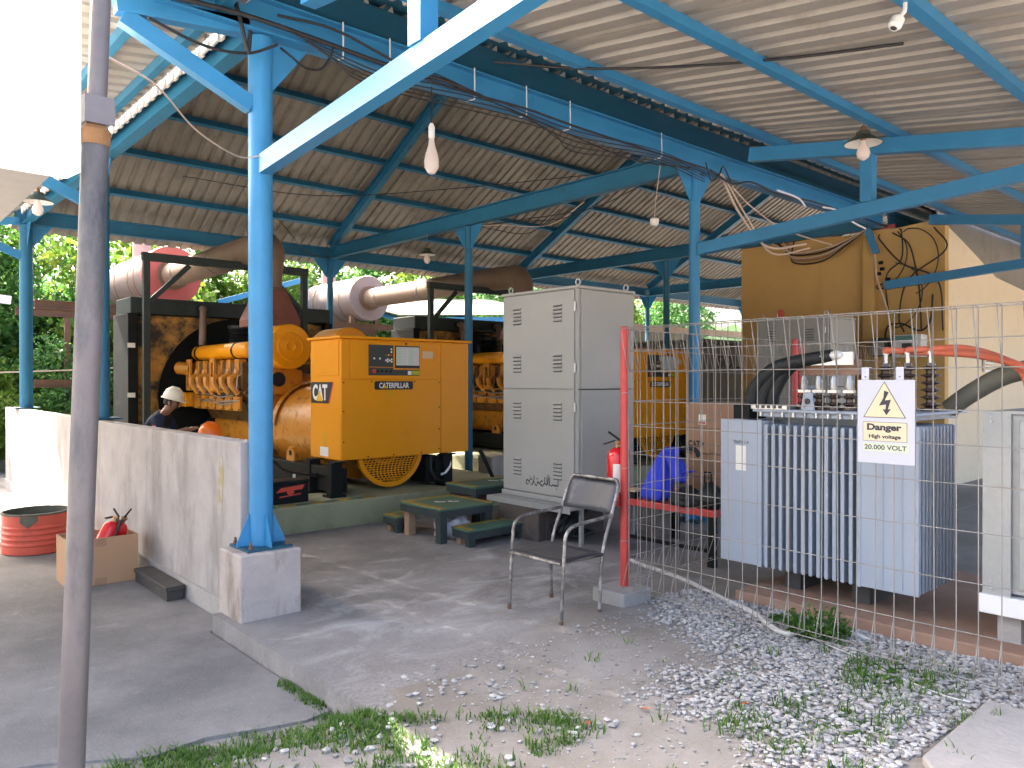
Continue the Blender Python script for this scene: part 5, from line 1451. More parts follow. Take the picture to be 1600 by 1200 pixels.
# high-voltage bushings (brown porcelain with sheds) and low-voltage stubs
def bushing(x, y, z, h, r, sheds, name="bushing"):
    b = MB(); prof = [(r*1.15,0),(r*1.15,0.02)]
    for i in range(sheds):
        z0_ = 0.02+h*i/sheds; dz = h/sheds
        prof += [(r*0.55,z0_+dz*0.15),(r*1.15,z0_+dz*0.45),(r*1.1,z0_+dz*0.55),(r*0.55,z0_+dz*0.75)]
    prof += [(r*0.5,h+0.03)]
    b.lathe(prof, (x, y, z), n=18); q = TB(name, b, 'porcelain', auto=True)
    b = MB(); b.lathe([(0.014,h+0.03),(0.014,h+0.09),(0.022,h+0.09),(0.022,h+0.11)], (x, y, z), n=10); b.build("terminal_stud", M['alu'], q)
    return q
for i, y in enumerate((2.02, 2.17, 2.32)): bushing(5.62, y, 1.393, 0.30, 0.055, 6)
for i, y in enumerate((2.42, 2.53, 2.64, 2.75)):
    bushing(5.28, y, 1.393, 0.10, 0.045, 2)
    b = MB(); b.box(5.25, 5.30, y-0.035, y+0.035, 1.515, 1.535); TB("busbar", b, 'alu')
    b = MB(); b.lathe([(0.022,0),(0.026,0.03),(0.016,0.09),(0.012,0.10)], (5.27, y, 1.536), n=10); TB("terminal_clamp", b, 'steel', auto=True)
b = MB(); b.prism([(-0.05,0),(0.05,0),(0.032,0.12),(-0.032,0.12)], (5.16, 2.66, 1.393), NX[0], NX[1], 0.01); TB("lifting_lug", b)
b = MB(); b.lathe([(0.022,0),(0.022,0.004)], (5.149, 2.66, 1.455), (-1,0,0), 12); TB("lug_hole", b, 'cab_dark')
b = MB(); b.lathe([(0.05,0),(0.05,0.14),(0.06,0.15),(0.06,0.17)], (5.7, 2.9, 1.393), n=18); TB("oil_filler", b, auto=True)
b = MB(); b.box(5.35, 5.42, 2.40, 2.82, 1.64, 1.75); TB("insulating_cover", b, 'brown_plinth')
# thick black cables from the tray up to the terminals
for i in range(3):
    y = 3.16-i*0.07
    tgt = 2.72-i*0.10
    pts = [(5.24+i*0.03, y, 1.40), (5.24+i*0.03, y-0.02, 1.52), (5.24+i*0.03, y-0.12, 1.64+0.02*i), (5.26, (y+tgt)/2-0.02, 1.715+0.015*i), (5.28, tgt+0.02, 1.755+0.01*i)]
    b = MB(); b.tube(smooth_pts(pts), [0.05]*18+[0.047]*7, 12)
    tag(b.build("power_cable", M['black_soft'], auto=True), ("outermost thick black cable arching from the tray to the transformer terminals", "middle thick black cable arching from the tray", "inner thick black cable arching from the tray")[i], "cable", "thick black transformer cables")
    b = MB(); b.ellipsoid((5.27, tgt-0.01, 1.758+0.01*i), (0.045, 0.06, 0.035)); TB("taped_joint", b, 'film', smooth=True)
    b = MB(); b.box(5.255, 5.275, tgt-0.13, tgt-0.03, 1.71, 1.80); TB("terminal_palm", b, 'alu')
# orange high-voltage cables over to the cubicle
for i in range(3):
    y0_ = 2.02+0.15*i
    pts = [(5.62, y0_, 1.80), (5.62, y0_-0.02, 1.815), (5.60+0.03*i, y0_-0.2, 1.815-0.008*i), (5.50, 1.62-0.02*i+0.06*i, 1.765), (5.35-0.05*i, 1.42-0.03*i, 1.67), (5.28, 1.35-0.07*i, 1.52), (5.28, 1.33-0.075*i, 1.36)]
    b = MB(); b.tube(smooth_pts(pts), 0.024, 12)
    tag(b.build("high_voltage_cable", M['orange_cable'], auto=True), ("orange high voltage cable entering the metal cubicle nearest the transformer", "middle orange high voltage cable bending into the metal cubicle", "orange high voltage cable entering the cubicle farthest from the transformer")[i], "cable", "orange high voltage cables")
b = MB(); b.tube(smooth_pts([(5.9, 2.0, 1.40), (5.9, 1.85, 1.52), (5.9, 1.62, 1.65), (5.9, 1.35, 1.68), (5.9, 1.0, 1.62)]), 0.065, 12)
tag(b.build("black_duct", M['tank_green'], auto=True), "thick olive hose arching behind the orange cables", "hose")
# plinth under the transformer and cubicle
b = MB(); b.box(4.96, 6.8, -1.2, 3.12, -0.1, 0.068)
tag(b.build("transformer_plinth", M['brown_plinth'], bev=0.01), "low brown painted plinth under the transformer", "plinth")
# galvanised cubicle at the right
cb = thing("metal_cubicle", "galvanised steel cubicle taking the orange cables at the right", "cubicle", (5.6, 0.9, 0.07))
b = MB(); b.box(5.13, 6.0, 0.15, 1.54, 0.36, 1.405); b.build("body", M['galv'], cb, bev=0.005)
b = MB(); b.box(5.105, 5.12, 0.3, 1.36, 0.40, 1.37); b.build("door", M['galv'], cb, bev=0.004)
b = MB(); b.box(5.10, 5.1195, 1.40, 1.545, 0.345, 1.41); b.build("corner_angle", M['galv'], cb)
for zz in (0.38, 0.42, 1.36, 1.39):
    b = MB(); b.lathe([(0.008,0),(0.006,0.005)], (5.0995, 1.50, zz), (-1,0,0), 8); b.build("bolt", M['alu'], cb)
b = MB(); b.box(5.08, 6.02, 0.1, 1.56, 0.235, 0.345); b.build("base_channel", M['white'], cb, bev=0.004)
for y in (0.25, 1.42):
    b = MB(); b.box(5.15, 5.95, y-0.06, y+0.06, 0.069, 0.234); b.build("foot", M['block'], cb)
b = MB(); b.box(5.105, 6.01, 0.14, 1.55, 1.4065, 1.42); b.build("lid", M['galv'], cb)

# ------------------------------------------------------------------ red bench with clutter
bn = thing("red_bench", "low red steel bench with black legs behind the fence", "bench", (5.8, 4.2, 0))
b = MB(); b.box(5.58, 6.5, 3.70, 4.80, 0.44, 0.50); b.build("top", M['red'], bn, bev=0.006)
for (x, y) in ((5.63,3.76),(5.63,4.72),(6.42,3.76),(6.42,4.72)):
    b = MB(); b.box(x-0.03, x+0.03, y-0.03, y+0.03, 0, 0.439); b.build("leg", M['black'], bn)
b = MB(); b.bar((5.63,3.79,0.14),(5.63,4.69,0.14),0.03,0.03); b.build("stretcher", M['black'], bn)
def cartonbox(label, x0, x1, y0, y1, z0, z1, letters):
    t = thing("cardboard_box", label, "box", ((x0+x1)/2, (y0+y1)/2, z0), "cardboard boxes on the bench")
    b = MB(); b.box(x0, x1, y0, y1, z0, z1); b.build("carton", M['card_dark'], t, bev=0.006)
    b = MB(); b.box(x0-0.001, x0-0.0002, y0+0.01, y1-0.01, (z0+z1)/2-0.002, (z0+z1)/2+0.002); b.build("seam", M['timber'], t)
    return t
t = cartonbox("upper brown cardboard box with a paper label behind the transformer", 5.98, 6.55, 3.72, 4.285, 0.935, 1.40, True)
b = MB(); b.box(5.976, 5.979, 4.06, 4.14, 1.20, 1.29); b.build("label", M['paper'], t)
b = MB(); b.box(5.975, 5.9755, 4.065, 4.135, 1.205, 1.225); b.build("label_band", M['red'], t)
text("CAT", (5.978, 4.19, 1.02), NX, 0.13, 0.06, M['ink'], t, bold=0.04)
b = MB(); b.prism([(0,0),(0.03,0.04),(0,0.08)], (5.979, 4.11, 0.98), NX[0], NX[1], 0.001); b.build("print_mark", M['ink'], t)
t = cartonbox("lower brown cardboard box on the red bench behind the blue coverall", 5.98, 6.5, 3.72, 4.285, 0.503, 0.93, False)
b = MB()
for q in ((0,0,0.08,0.012),(0,0.1,0.08,0.012),(0,0.012,0.012,0.088),(0.068,0.012,0.012,0.088),(0.03,0.04,0.02,0.035)): b.box(5.977, 5.9795, 4.08-q[0]-q[2], 4.08-q[0], 0.66+q[1], 0.66+q[1]+q[3])
b.build("print_mark", M['ink'], t)

# blue coverall heaped on the bench: a standing fold with a sleeve hanging over
jk = thing("blue_coverall", "bright blue coverall crumpled on the red bench", "clothing", (5.65, 4.3, 0.5))
def cloth(name, rows, par, m, seed, fold=0.02):
    rr = random.Random(seed); b = MB(); n = 22
    ph = [rr.uniform(0,6.28) for _ in range(4)]
    for j, (cx, cy, cz, rx, ry) in enumerate(rows):
        for i in range(n):
            a = 2*math.pi*i/n
            f = 1+fold/max(rx,ry)*(math.sin(5*a+ph[0]+j*0.7)+0.7*math.sin(9*a+ph[1]-j*0.9)+0.5*math.sin(3*a+ph[2]+j*1.9))
            b.v.append((cx+rx*f*math.cos(a), cy+ry*f*math.sin(a), cz+0.5*fold*math.sin(4*a+ph[3]+j)))
    for j in range(len(rows)-1):
        for i in range(n):
            i2 = (i+1) % n; b.face(j*n+i, j*n+i2, (j+1)*n+i2, (j+1)*n+i)
    b.face(*range(n)[::-1]); b.face(*[(len(rows)-1)*n+i for i in range(n)])
    o = b.build(name, M[m], par, smooth=True)
    md = o.modifiers.new("sub", 'SUBSURF'); md.levels = 1; md.render_levels = 1
    return o
cloth("body_fold", [(5.62,4.36,0.505,0.10,0.165),(5.62,4.35,0.60,0.10,0.16),(5.63,4.31,0.74,0.09,0.13),(5.65,4.27,0.87,0.085,0.10),(5.67,4.22,0.96,0.075,0.085),(5.68,4.18,1.01,0.045,0.05)], jk, 'jacket', 1)
cloth("sleeve", [(5.62,4.24,0.97,0.05,0.06),(5.60,4.16,0.93,0.06,0.075),(5.59,4.09,0.85,0.065,0.075),(5.58,4.06,0.76,0.06,0.065),(5.57,4.05,0.70,0.04,0.045)], jk, 'jacket', 2, 0.014)
cloth("cuff", [(5.585,4.06,0.80,0.05,0.05),(5.59,4.0,0.80,0.05,0.045),(5.60,3.95,0.82,0.045,0.055)], jk, 'jacket', 3, 0.012)
lump("black_bag", "limp black bag slumped over the front edge of the red bench", "bag", (5.66, 4.03, 0.50), (0.12, 0.17, 0.10), M['black_soft'], 5, amp=0.16)
lump("black_bag", "black bag lying on the red bench beside the transformer", "bag", (5.72, 3.84, 0.50), (0.14, 0.13, 0.13), M['black_soft'], 9, amp=0.14)
b = MB(); b.tube(smooth_pts([(5.70,4.12,1.0),(5.72,4.0,0.99),(5.74,3.97,0.93)]), 0.022, 8); tag(b.build("black_handset", M['black_soft'], auto=True), "small black tool hooked above the blue coverall", "tool")
t = thing("paper_tray", "small dark tray on the bench left of the coverall", "tray", (5.7, 4.7, 0.5))
b = MB(); b.box(5.6, 5.8, 4.58, 4.78, 0.502, 0.56); b.build("tray", M['black'], t)
b = MB(); b.box(5.61, 5.79, 4.59, 4.77, 0.562, 0.572); b.build("lid", M['paper_tan'], t)

# hose on the ground from the yard under the fence
b = MB(); b.tube(smooth_pts([(5.45,4.55,0.02),(5.25,4.30,0.02),(5.10,3.72,0.02),(4.84,3.14,0.02),(4.68,2.80,0.025),(4.52,2.58,0.02),(4.47,2.44,0.02),(4.56,2.37,0.04),(4.70,2.30,0.06),(4.78,2.18,0.02),(4.80,2.05,-0.01)]), 0.017, 10)
tag(b.build("grey_hose", M['cable_grey'], auto=True), "grey hose snaking across the ground under the fence", "hose")
b = MB(); b.tube(smooth_pts([(4.55,2.3,0.0),(4.40,1.95,0.012),(4.28,1.7,0.012),(4.2,1.45,0.012),(4.22,1.33,0.008)]), 0.0045, 8)
tag(b.build("thin_cable", M['cable_grey'], auto=True), "thin pale cable lying on the gravel at the right", "cable")
# ------------------------------------------------------------------ ochre control room behind the transformer yard
bl = thing("control_room", "ochre and cream rendered control room under the shed roof", "building", (12.5, 6, 0))
b = MB()
# wall facing the yard with a ragged, cut top that follows the roof
b.prism([(0,0),(3.42,0),(3.42,3.93),(3.2,4.02),(2.7,3.98),(2.32,4.03),(2.28,3.95),(1.5,4.0),(0,4.03)], (12.45, 7.70, 0), NX[0], NX[1], -0.15)
b.build("wall", M['wall_yellow'], bl)
b = MB(); b.box(12.36, 12.449, 5.28, 5.46, 0, 3.94); b.build("pilaster", M['wall_yellow'], bl, bev=0.004)
b = MB(); b.prism([(0,0),(9,0),(9,2.9),(2.2,3.35),(1.2,3.62),(0.5,3.8),(0,3.92)], (12.602, 4.285, 0), (1,0,0), (0,0,1), -0.15); b.build("side_wall", M['wall_cream'], bl)
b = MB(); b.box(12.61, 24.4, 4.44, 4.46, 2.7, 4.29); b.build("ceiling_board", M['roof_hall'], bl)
b = MB(); b.bar((12.44, 7.6, 4.06), (12.44, 5.0, 4.02), 0.05, 0.06); b.build("top_batten", M['muffler_red'], bl)
b = MB(); b.prism([(0,0),(0.42,0),(0.42,0.34),(0,0.34)], (14.1, 4.27, 1.75), (1,0,0), (0,0,1), 0.03)
lv = b.build("vent_frame", M['white'], bl)
for i in range(5):
    s_ = MB(); s_.bar((14.13, 4.225, 1.80+i*0.06), (14.49, 4.225, 1.80+i*0.06), 0.03, 0.025, (0,0.6,1)); s_.build("slat", M['wall_cream'], lv)
# meter boxes
mb_ = thing("meter_box", "white electric meter box with teal top on the ochre wall", "meter", (12.3, 4.68, 1.95))
b = MB(); b.box(12.22, 12.448, 4.52, 4.94, 1.96, 2.30); b.build("case", M['white'], mb_, bev=0.01)
b = MB(); b.box(12.212, 12.2195, 4.62, 4.93, 2.22, 2.285); b.build("teal_strip", M['meter_teal'], mb_)
b = MB(); b.box(12.212, 12.2195, 4.66, 4.80, 2.10, 2.17); b.build("display", M['panel_grey'], mb_)
b = MB(); b.box(12.212, 12.2195, 4.72, 4.80, 1.99, 2.04); b.build("warning_sticker", M['logo_yellow'], mb_)
t = thing("breaker_box", "small grey breaker box with looping wires left of the white meter", "electrical box", (12.3, 5.16, 1.95))
b = MB(); b.box(12.26, 12.448, 5.02, 5.27, 1.98, 2.27); b.build("case", M['panel_grey'], t, bev=0.01)
b = MB(); b.box(12.245, 12.259, 5.08, 5.26, 2.0, 2.22); b.build("cover", M['galv'], t, bev=0.005)
# red beacon on the second cabinet
t = thing("warning_beacon", "red warning beacon on top of the farther grey cabinet", "beacon", (10.9, 6.1, 2.53))
b = MB(); b.lathe([(0.06,0),(0.06,0.02)], (10.75, 5.98, 2.532), n=16); b.build("base", M['black'], t)
b = MB(); b.lathe([(0.052,0.021),(0.05,0.12),(0.03,0.135)], (10.75, 5.98, 2.532), n=16); b.build("lens", M['beacon'], t, auto=True)
# olive fuel tank box with lettering, and a low lean-to behind it
ft = thing("fuel_tank", "olive fuel tank lettered SOLAR seen past the far blue column", "tank", (13.6, 8.8, 0.3))
b = MB(); b.box(12.75, 15.2, 8.75, 10.6, 0.35, 2.35); b.build("body", M['tank_green'], ft, bev=0.03)
b = MB(); b.box(12.7, 15.25, 8.70, 10.65, 2.36, 2.42); b.build("lid", M['tank_green'], ft)
b = MB(); b.box(12.8, 15.1, 8.8, 10.5, 0.0, 0.34); b.build("cradle", M['black'], ft)
text("SOLAR", (13.95, 8.745, 1.98), NY, 1.35, 0.26, M['ink'], ft, bold=0.01)
lt = thing("lean_to", "pale sheet lean-to with a brown fascia beyond the far eave", "shelter", (20, 16, 0))
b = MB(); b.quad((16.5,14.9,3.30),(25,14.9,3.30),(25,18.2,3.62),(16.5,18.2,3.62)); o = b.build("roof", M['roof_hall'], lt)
md = o.modifiers.new("thick", 'SOLIDIFY'); md.thickness = 0.03
b = MB(); b.box(16.5, 25, 14.86, 14.90, 3.14, 3.32); b.build("fascia", M['wood'], lt)
b = MB(); b.box(16.6, 25, 17.2, 17.3, 0, 3.4); b.build("back_wall", M['tank_green'], lt)
for x in (17, 21):
    b = MB(); b.bar((x, 15.0, 0), (x, 15.0, 3.2), 0.1, 0.1, (1,0,0)); b.build("post", M['black'], lt)

# outbuilding beyond the far eave: blue frame, pale mono-pitch roof
ob = thing("outbuilding", "open shelter with pale sloping roof and bright blue frame behind the generators", "shelter", (14, 19, 0))
b = MB()
b.quad((11.6,17.6,3.40),(17.5,17.6,3.75),(17.5,21,4.5),(11.6,21,4.1)); o = b.build("roof", M['roof_hall'], ob)
md = o.modifiers.new("thick", 'SOLIDIFY'); md.thickness = 0.03
for (p, q) in (((11.7,17.7,3.25),(17.4,17.7,3.6)),((11.7,17.7,3.02),(17.4,17.7,3.02)),((11.8,17.7,3.25),(11.8,20.9,3.95)),((14.3,17.7,3.38),(14.3,20.9,4.15))):
    b = MB(); b.bar(p, q, 0.1, 0.14); b.build("beam", M['blue'], ob)
for (x, y) in ((11.8,17.75),(14.3,17.75),(17.3,17.75),(11.8,20.8)):
    b = MB(); b.bar((x, y, 0), (x, y, 3.2 if y < 18 else 4.0), 0.1, 0.1, (1,0,0)); b.build("post", M['blue'], ob)
# small blue truss outside left of the second silencer, another at the far left
t = thing("pipe_rack", "bright blue steel truss outside between the two silencers", "rack", (7.6, 17.5, 0))
for (p, q) in (((6.5,17.2,3.35),(8.6,17.2,4.05)),((6.5,17.2,3.25),(9.2,17.2,2.85)),((8.6,17.2,4.05),(8.6,17.2,2.95)),((7.6,17.2,3.7),(7.6,17.2,3.1))):
    b = MB(); b.bar(p, q, 0.09, 0.12); b.build("member", M['blue'], t)
b = MB(); b.bar((6.55,17.2,-0.2),(6.55,17.2,3.3),0.09,0.09,(1,0,0)); b.build("post", M['blue'], t)
b = MB(); b.bar((9.0,17.2,-0.2),(9.0,17.2,2.85),0.09,0.09,(1,0,0)); b.build("post", M['blue'], t)
t = thing("pipe_rack", "white and blue frame outside at the far left edge", "rack", (1.2, 18, 0))
for (p, q, m_) in (((-1.5,17.5,3.55),(2.62,17.5,3.15),'white'),((1.2,17.5,3.3),(2.5,17.5,4.2),'white'),((2.25,17.5,-0.2),(2.25,17.5,4.0),'blue'),((-1.4,17.5,-0.2),(-1.4,17.5,3.5),'blue')):
    b = MB(); b.bar(p, q, 0.10, 0.16, (0,0,1) if p[0] != q[0] else (1,0,0)); b.build("member", M[m_], t)
b = MB(); b.tube(smooth_pts([(-4,16.5,1.9),(0,16.3,1.72),(3,16.2,1.78),(6,16.4,2.0)]), 0.014, 6)
tag(b.build("overhead_wire", M['cable_cream'], auto=True), "single pale wire strung outside before the greenery", "wire")
# cream post and low wall at the extreme left
t = thing("gate_pier", "cream rendered pier outside beyond the end of the half wall", "pier", (1.9, 15.6, -0.17))
b = MB(); b.box(1.55, 1.95, 15.2, 15.6, -0.17, 0.55); b.build("shaft", M['wall_cream'], t, bev=0.02)
b = MB(); b.box(1.5, 2.0, 15.15, 15.65, 0.552, 0.62); b.build("cap", M['block'], t, bev=0.02)

# ------------------------------------------------------------------ lamps
def pendant(label, x, y, ztop, zshade, r, cone=True, shade=True, big=False, curve=True):
    t = thing("pendant_lamp", label, "lamp", (x, y, ztop), "unlit lamps under the roof")
    b = MB(); b.tube([(x, y, ztop), (x+0.004, y, (ztop+zshade)/2), (x, y, zshade+0.12)], 0.005, 6); b.build("cord", M['brass'] if curve else M['cable'], t, auto=True)
    b = MB(); b.lathe([(0.018,0.0),(0.026,0.02),(0.026,0.10),(0.012,0.13)], (x, y, zshade), n=14); b.build("holder", M['brass'] if not big else M['white'], t, auto=True)
    if shade:
        b = MB(); b.lathe([(0.03,0.085),(0.055,0.08),(0.06,0.05),(r,-0.02),(r+0.004,-0.026)], (x, y, zshade), n=28, caps=False); s_ = b.build("shade", M['shade'], t, auto=True)
        b = MB(); b.lathe([(0.028,0.080),(0.05,0.075),(0.057,0.046),(r-0.004,-0.024)], (x, y, zshade), n=28, caps=False); b.build("shade_lining", M['shade_in'], t, auto=True)
    b = MB()
    if big: b.lathe([(0.022,0.0),(0.028,-0.05),(0.05,-0.12),(0.062,-0.18),(0.058,-0.23),(0.03,-0.275),(0.005,-0.285)], (x, y, zshade), n=22)
    else: b.lathe([(0.022,0.0),(0.024,-0.03),(0.05,-0.075),(0.056,-0.11),(0.045,-0.145),(0.015,-0.166),(0.003,-0.168)], (x, y, zshade), n=22)
    b.build("bulb", M['bulb'], t, auto=True)
pendant("unlit bulb under a green enamel shade hanging from the canopy purlin", 6.66, 2.94, 3.94, 3.665, 0.155)
pendant("large bare elongated bulb hanging below the main beam", 3.66, 5.10, 4.0, 3.56, 0.1, shade=False, big=True, curve=False)
pendant("white shaded bulb under the verge at the far left", 1.66, 9.45, 4.0, 3.52, 0.15)
pendant("small dark shaded lamp hanging from the tie beam far inside", 7.3, 10.3, 4.0, 3.68, 0.14)
t = thing("bulb_holder", "empty white bulb holder dangling from the canopy at the top", "lamp holder", (4.32, 1.72, 3.62))
b = MB(); b.tube(smooth_pts([(4.36,1.70,3.66),(4.35,1.70,3.60),(4.33,1.72,3.57)]), 0.012, 8); b.build("stem", M['white'], t, auto=True)
b = MB(); b.lathe([(0.02,0),(0.036,0.015),(0.036,0.06),(0.024,0.075)], (4.33,1.72,3.57), (-0.45,0.25,-1.0), n=16); b.build("socket", M['white'], t, auto=True)
b = MB(); b.lathe([(0.018,0.0752),(0.014,0.077)], (4.33,1.72,3.57), (-0.45,0.25,-1.0), n=12); b.build("socket_hole", M['cab_dark'], t)
t = thing("bulb_holder", "dusty white bulb holder on a thin wire near the far column head", "lamp holder", (6.9, 5.4, 3.4))
b = MB(); b.tube([(6.92,5.3,4.0),(6.9,5.35,3.6),(6.88,5.35,3.42)], 0.004, 5); b.build("wire", M['cable_cream'], t)
b = MB(); b.lathe([(0.02,0),(0.05,-0.02),(0.05,-0.06),(0.03,-0.09)], (6.88,5.35,3.42), n=14); b.build("socket", M['paper'], t, auto=True)

# ------------------------------------------------------------------ cables along the beams
CABN = [0]
def cable(pts, r, m, label, group="cables strung along the beams", k=6, n=6):
    b = MB(); b.tube(smooth_pts(pts, k), r, n)
    return tag(b.build("electric_cable", M[m], auto=True), label, "cable", group)
y = 5.02
cable([(1.5,4.98,3.98),(2.05,5.0,4.03),(2.6,5.0,4.02),(3.2,5.0,4.00),(3.7,4.98,4.01),(4.1,5.0,3.99)], 0.016, 'cable', "thick black cable draped on the main beam beside the near column")
cable([(2.3,5.0,4.10),(2.7,4.99,4.13),(3.1,4.98,4.06),(3.5,4.98,3.98),(4.0,5.0,3.985),(4.6,4.99,4.0),(5.4,5.0,3.985),(6.5,5.0,3.98),(7.4,5.0,3.98)], 0.010, 'cable', "thin black cable running the length of the main beam")
cable([(3.0,5.0,3.99),(3.6,4.98,4.04),(4.25,4.98,3.96),(5.2,5.05,3.92),(6.2,5.1,3.88),(7.2,5.1,3.98)], 0.007, 'cable', "slack black wire hanging just under the main beam")
cable([(2.36,5.08,3.92),(2.40,5.02,3.86),(2.50,5.0,3.80),(2.62,5.0,3.82),(2.70,5.0,3.93),(2.72,5.0,4.0)], 0.009, 'cable', "black cable loop hanging at the near column head")
cable([(1.45,4.95,3.80),(1.8,5.02,3.76),(2.1,5.05,3.80),(2.3,5.0,3.90)], 0.010, 'cable', "black cable hanging left of the near column head")
cable([(2.02,5.05,4.15),(2.06,5.02,3.95),(2.10,5.02,3.80),(2.12,5.03,3.95)], 0.014, 'cable', "frayed dark cable end hanging at the near column")
cable([(3.9,4.6,4.10),(4.4,4.1,4.03),(4.75,3.4,3.93),(5.05,2.7,3.86),(5.1,2.0,3.74)], 0.010, 'cable', "black cable crossing under the canopy sheets")
cable([(2.3,5.08,3.18),(2.32,5.02,3.20),(2.3,4.6,3.26),(2.31,4.2,3.30)], 0.006, 'cable_cream', "pale cable tied along the near canopy strut")
cable([(0.66,2.66,2.62),(1.05,3.45,2.85),(1.55,4.40,3.0),(2.05,5.06,3.10),(2.24,5.085,3.15)], 0.0045, 'cable_cream', "pale wire strung from the front post to the near column")
cable([(2.22,5.25,3.13),(3.1,6.6,3.0),(4.6,8.4,3.1),(7.2,9.2,3.9)], 0.004, 'cable', "thin wire strung from the near column to the far truss")
cable([(3.0,9.0,3.92),(4.2,8.2,3.75),(5.4,7.3,3.85),(6.6,6.0,3.98)], 0.005, 'cable', "thin slack wire under the far roof slope")
cable([(7.44,5.0,3.98),(7.9,5.0,3.9),(8.3,5.0,3.99),(9.0,5.02,3.96),(9.8,5.0,3.99),(11,5.0,3.99),(12.2,5.02,3.98)], 0.012, 'cable', "black cable on the beam past the far column")
cable([(7.35,5.0,4.05),(7.45,4.99,3.86),(7.6,4.99,3.95),(7.7,5.0,4.07),(7.85,5.0,3.92)], 0.009, 'cable', "black cable looped over the far column head")
cable([(7.7,5.05,4.0),(8.3,5.15,3.62),(9.2,5.3,3.35),(10.4,5.4,3.55)], 0.016, 'cable_cream', "cream cable sagging down from the beam past the far column")
cable([(7.75,5.05,4.0),(8.4,5.12,3.60),(9.3,5.3,3.28),(10.5,5.4,3.50)], 0.012, 'cable_cream', "second cream cable sagging beside the first")
cable([(8.9,5.0,3.99),(9.4,4.99,3.97),(9.6,5.0,3.90)], 0.013, 'white', "short white conduit on the beam")
cable([(10.1,5.0,3.96),(10.5,4.99,3.97),(11.0,5.0,3.88),(11.4,5.0,3.84)], 0.013, 'white', "long bent white conduit on the beam")
cable([(8.2,5.2,3.95),(9.0,5.4,3.85),(10.2,5.6,3.75),(11.6,5.6,3.7)], 0.010, 'cable_cream', "cream wire slung below the beam")
for i in range(5):
    z = 3.82-0.05*i
    cable([(12.3,7.0-0.1*i,3.98),(12.25,6.6,3.78-0.04*i),(12.25,6.1,z-0.05),(12.25,5.7,3.85-0.02*i),(12.28,5.35,4.0)], 0.014, ('cable_cream','cable','cable_cream','brown_plinth','cable')[i], ("topmost","second","third","fourth","lowest")[i]+" cable of the bundle sagging along the top of the ochre wall", "cables on the ochre wall")
rr = random.Random(31)
for i, (a, c_) in enumerate((((5.0,3.9),(4.6,2.9)),((4.9,3.95),(5.1,3.2)),((4.4,3.9),(4.9,2.6)),((5.2,3.9),(4.35,3.1)))):
    cable([(12.36,a[0],a[1]),(12.33,a[0]-0.1+rr.uniform(-.15,.15),(a[1]+c_[1])/2+0.3),(12.33,(a[0]+c_[0])/2+rr.uniform(-.2,.2),(a[1]+c_[1])/2-0.1),(12.36,c_[0],c_[1]),(12.37,c_[0]+rr.uniform(-.1,.1),2.35)], 0.012, 'cable', ("black wire curling down the ochre wall towards the meter","black wire looping beside the painted pilaster","long black wire crossing the ochre wall","black wire sweeping across to the cream corner")[i], "cables on the ochre wall")
rr = random.Random(52)
for i in range(3):
    y0_ = 4.55+0.24*i; z0_ = rr.uniform(3.2,3.9)
    pts = [(12.33, y0_+0.28*math.cos(t_*0.75+i)*(1-0.05*t_), z0_-0.11*t_+0.22*math.sin(t_*0.75+i)) for t_ in range(8)]
    cable(pts, 0.009, 'cable', ("first","second","third","fourth","fifth","sixth","seventh")[i]+" curled black wire loop counting from the cream corner on the ochre wall", "cables on the ochre wall")
for i in range(5):
    z0_ = 3.94-0.03*i
    cable([(2.3+0.1*i,4.99,z0_+0.1),(3.1,4.985,z0_-0.02),(4.0+0.2*i,4.98,z0_+0.05),(5.2,4.985,z0_-0.04*i*0.5),(6.4,4.98,z0_+0.06),(7.3,4.98,z0_)], 0.005, 'cable', ("first","second","third","fourth","fifth")[i]+" thin loose wire from the top along the main beam side")
for i in range(4):
    cable([(7.40+0.05*i,6.0+0.5*i,3.97),(7.44,6.8+0.4*i,3.85-0.05*i),(7.42,8.0+0.3*i,3.9),(7.42,9.1,3.97)], 0.005, 'cable_cream' if i == 2 else 'cable', ("uppermost","second","pale","lowest")[i]+" slack wire under the tie beam of the far column")
cable([(12.30,5.35,4.0),(12.28,5.24,3.6),(12.28,5.2,3.2),(12.3,5.05,2.7),(12.34,5.0,2.3)], 0.014, 'cable_cream', "cream cable running down the wall beside the pilaster", "cables on the ochre wall")
cable([(12.37,5.12,2.26),(12.33,5.05,2.45),(12.33,4.85,2.48),(12.34,4.6,2.36),(12.36,4.45,2.5),(12.37,4.42,2.9)], 0.014, 'cable', "black wire arching from the breaker box over the white meter", "cables on the ochre wall")
for k, (yy, zz) in enumerate(((5.16,3.45),(5.14,3.35),(5.19,3.28),(5.05,3.18))):
    b = MB(); b.box(12.30, 12.34, yy-0.03, yy+0.03, zz-0.025, zz+0.025)
    tag(b.build("cable_clip", M['black']), ("topmost","second","third","lowest")[k]+" black cable connector hanging on the ochre wall", "connector", "black connectors on the ochre wall")
b = MB(); b.bar((12.30,5.36,4.0),(12.30,5.22,3.60),0.07,0.09); b.build("stub_brace", M['blue'], shed)

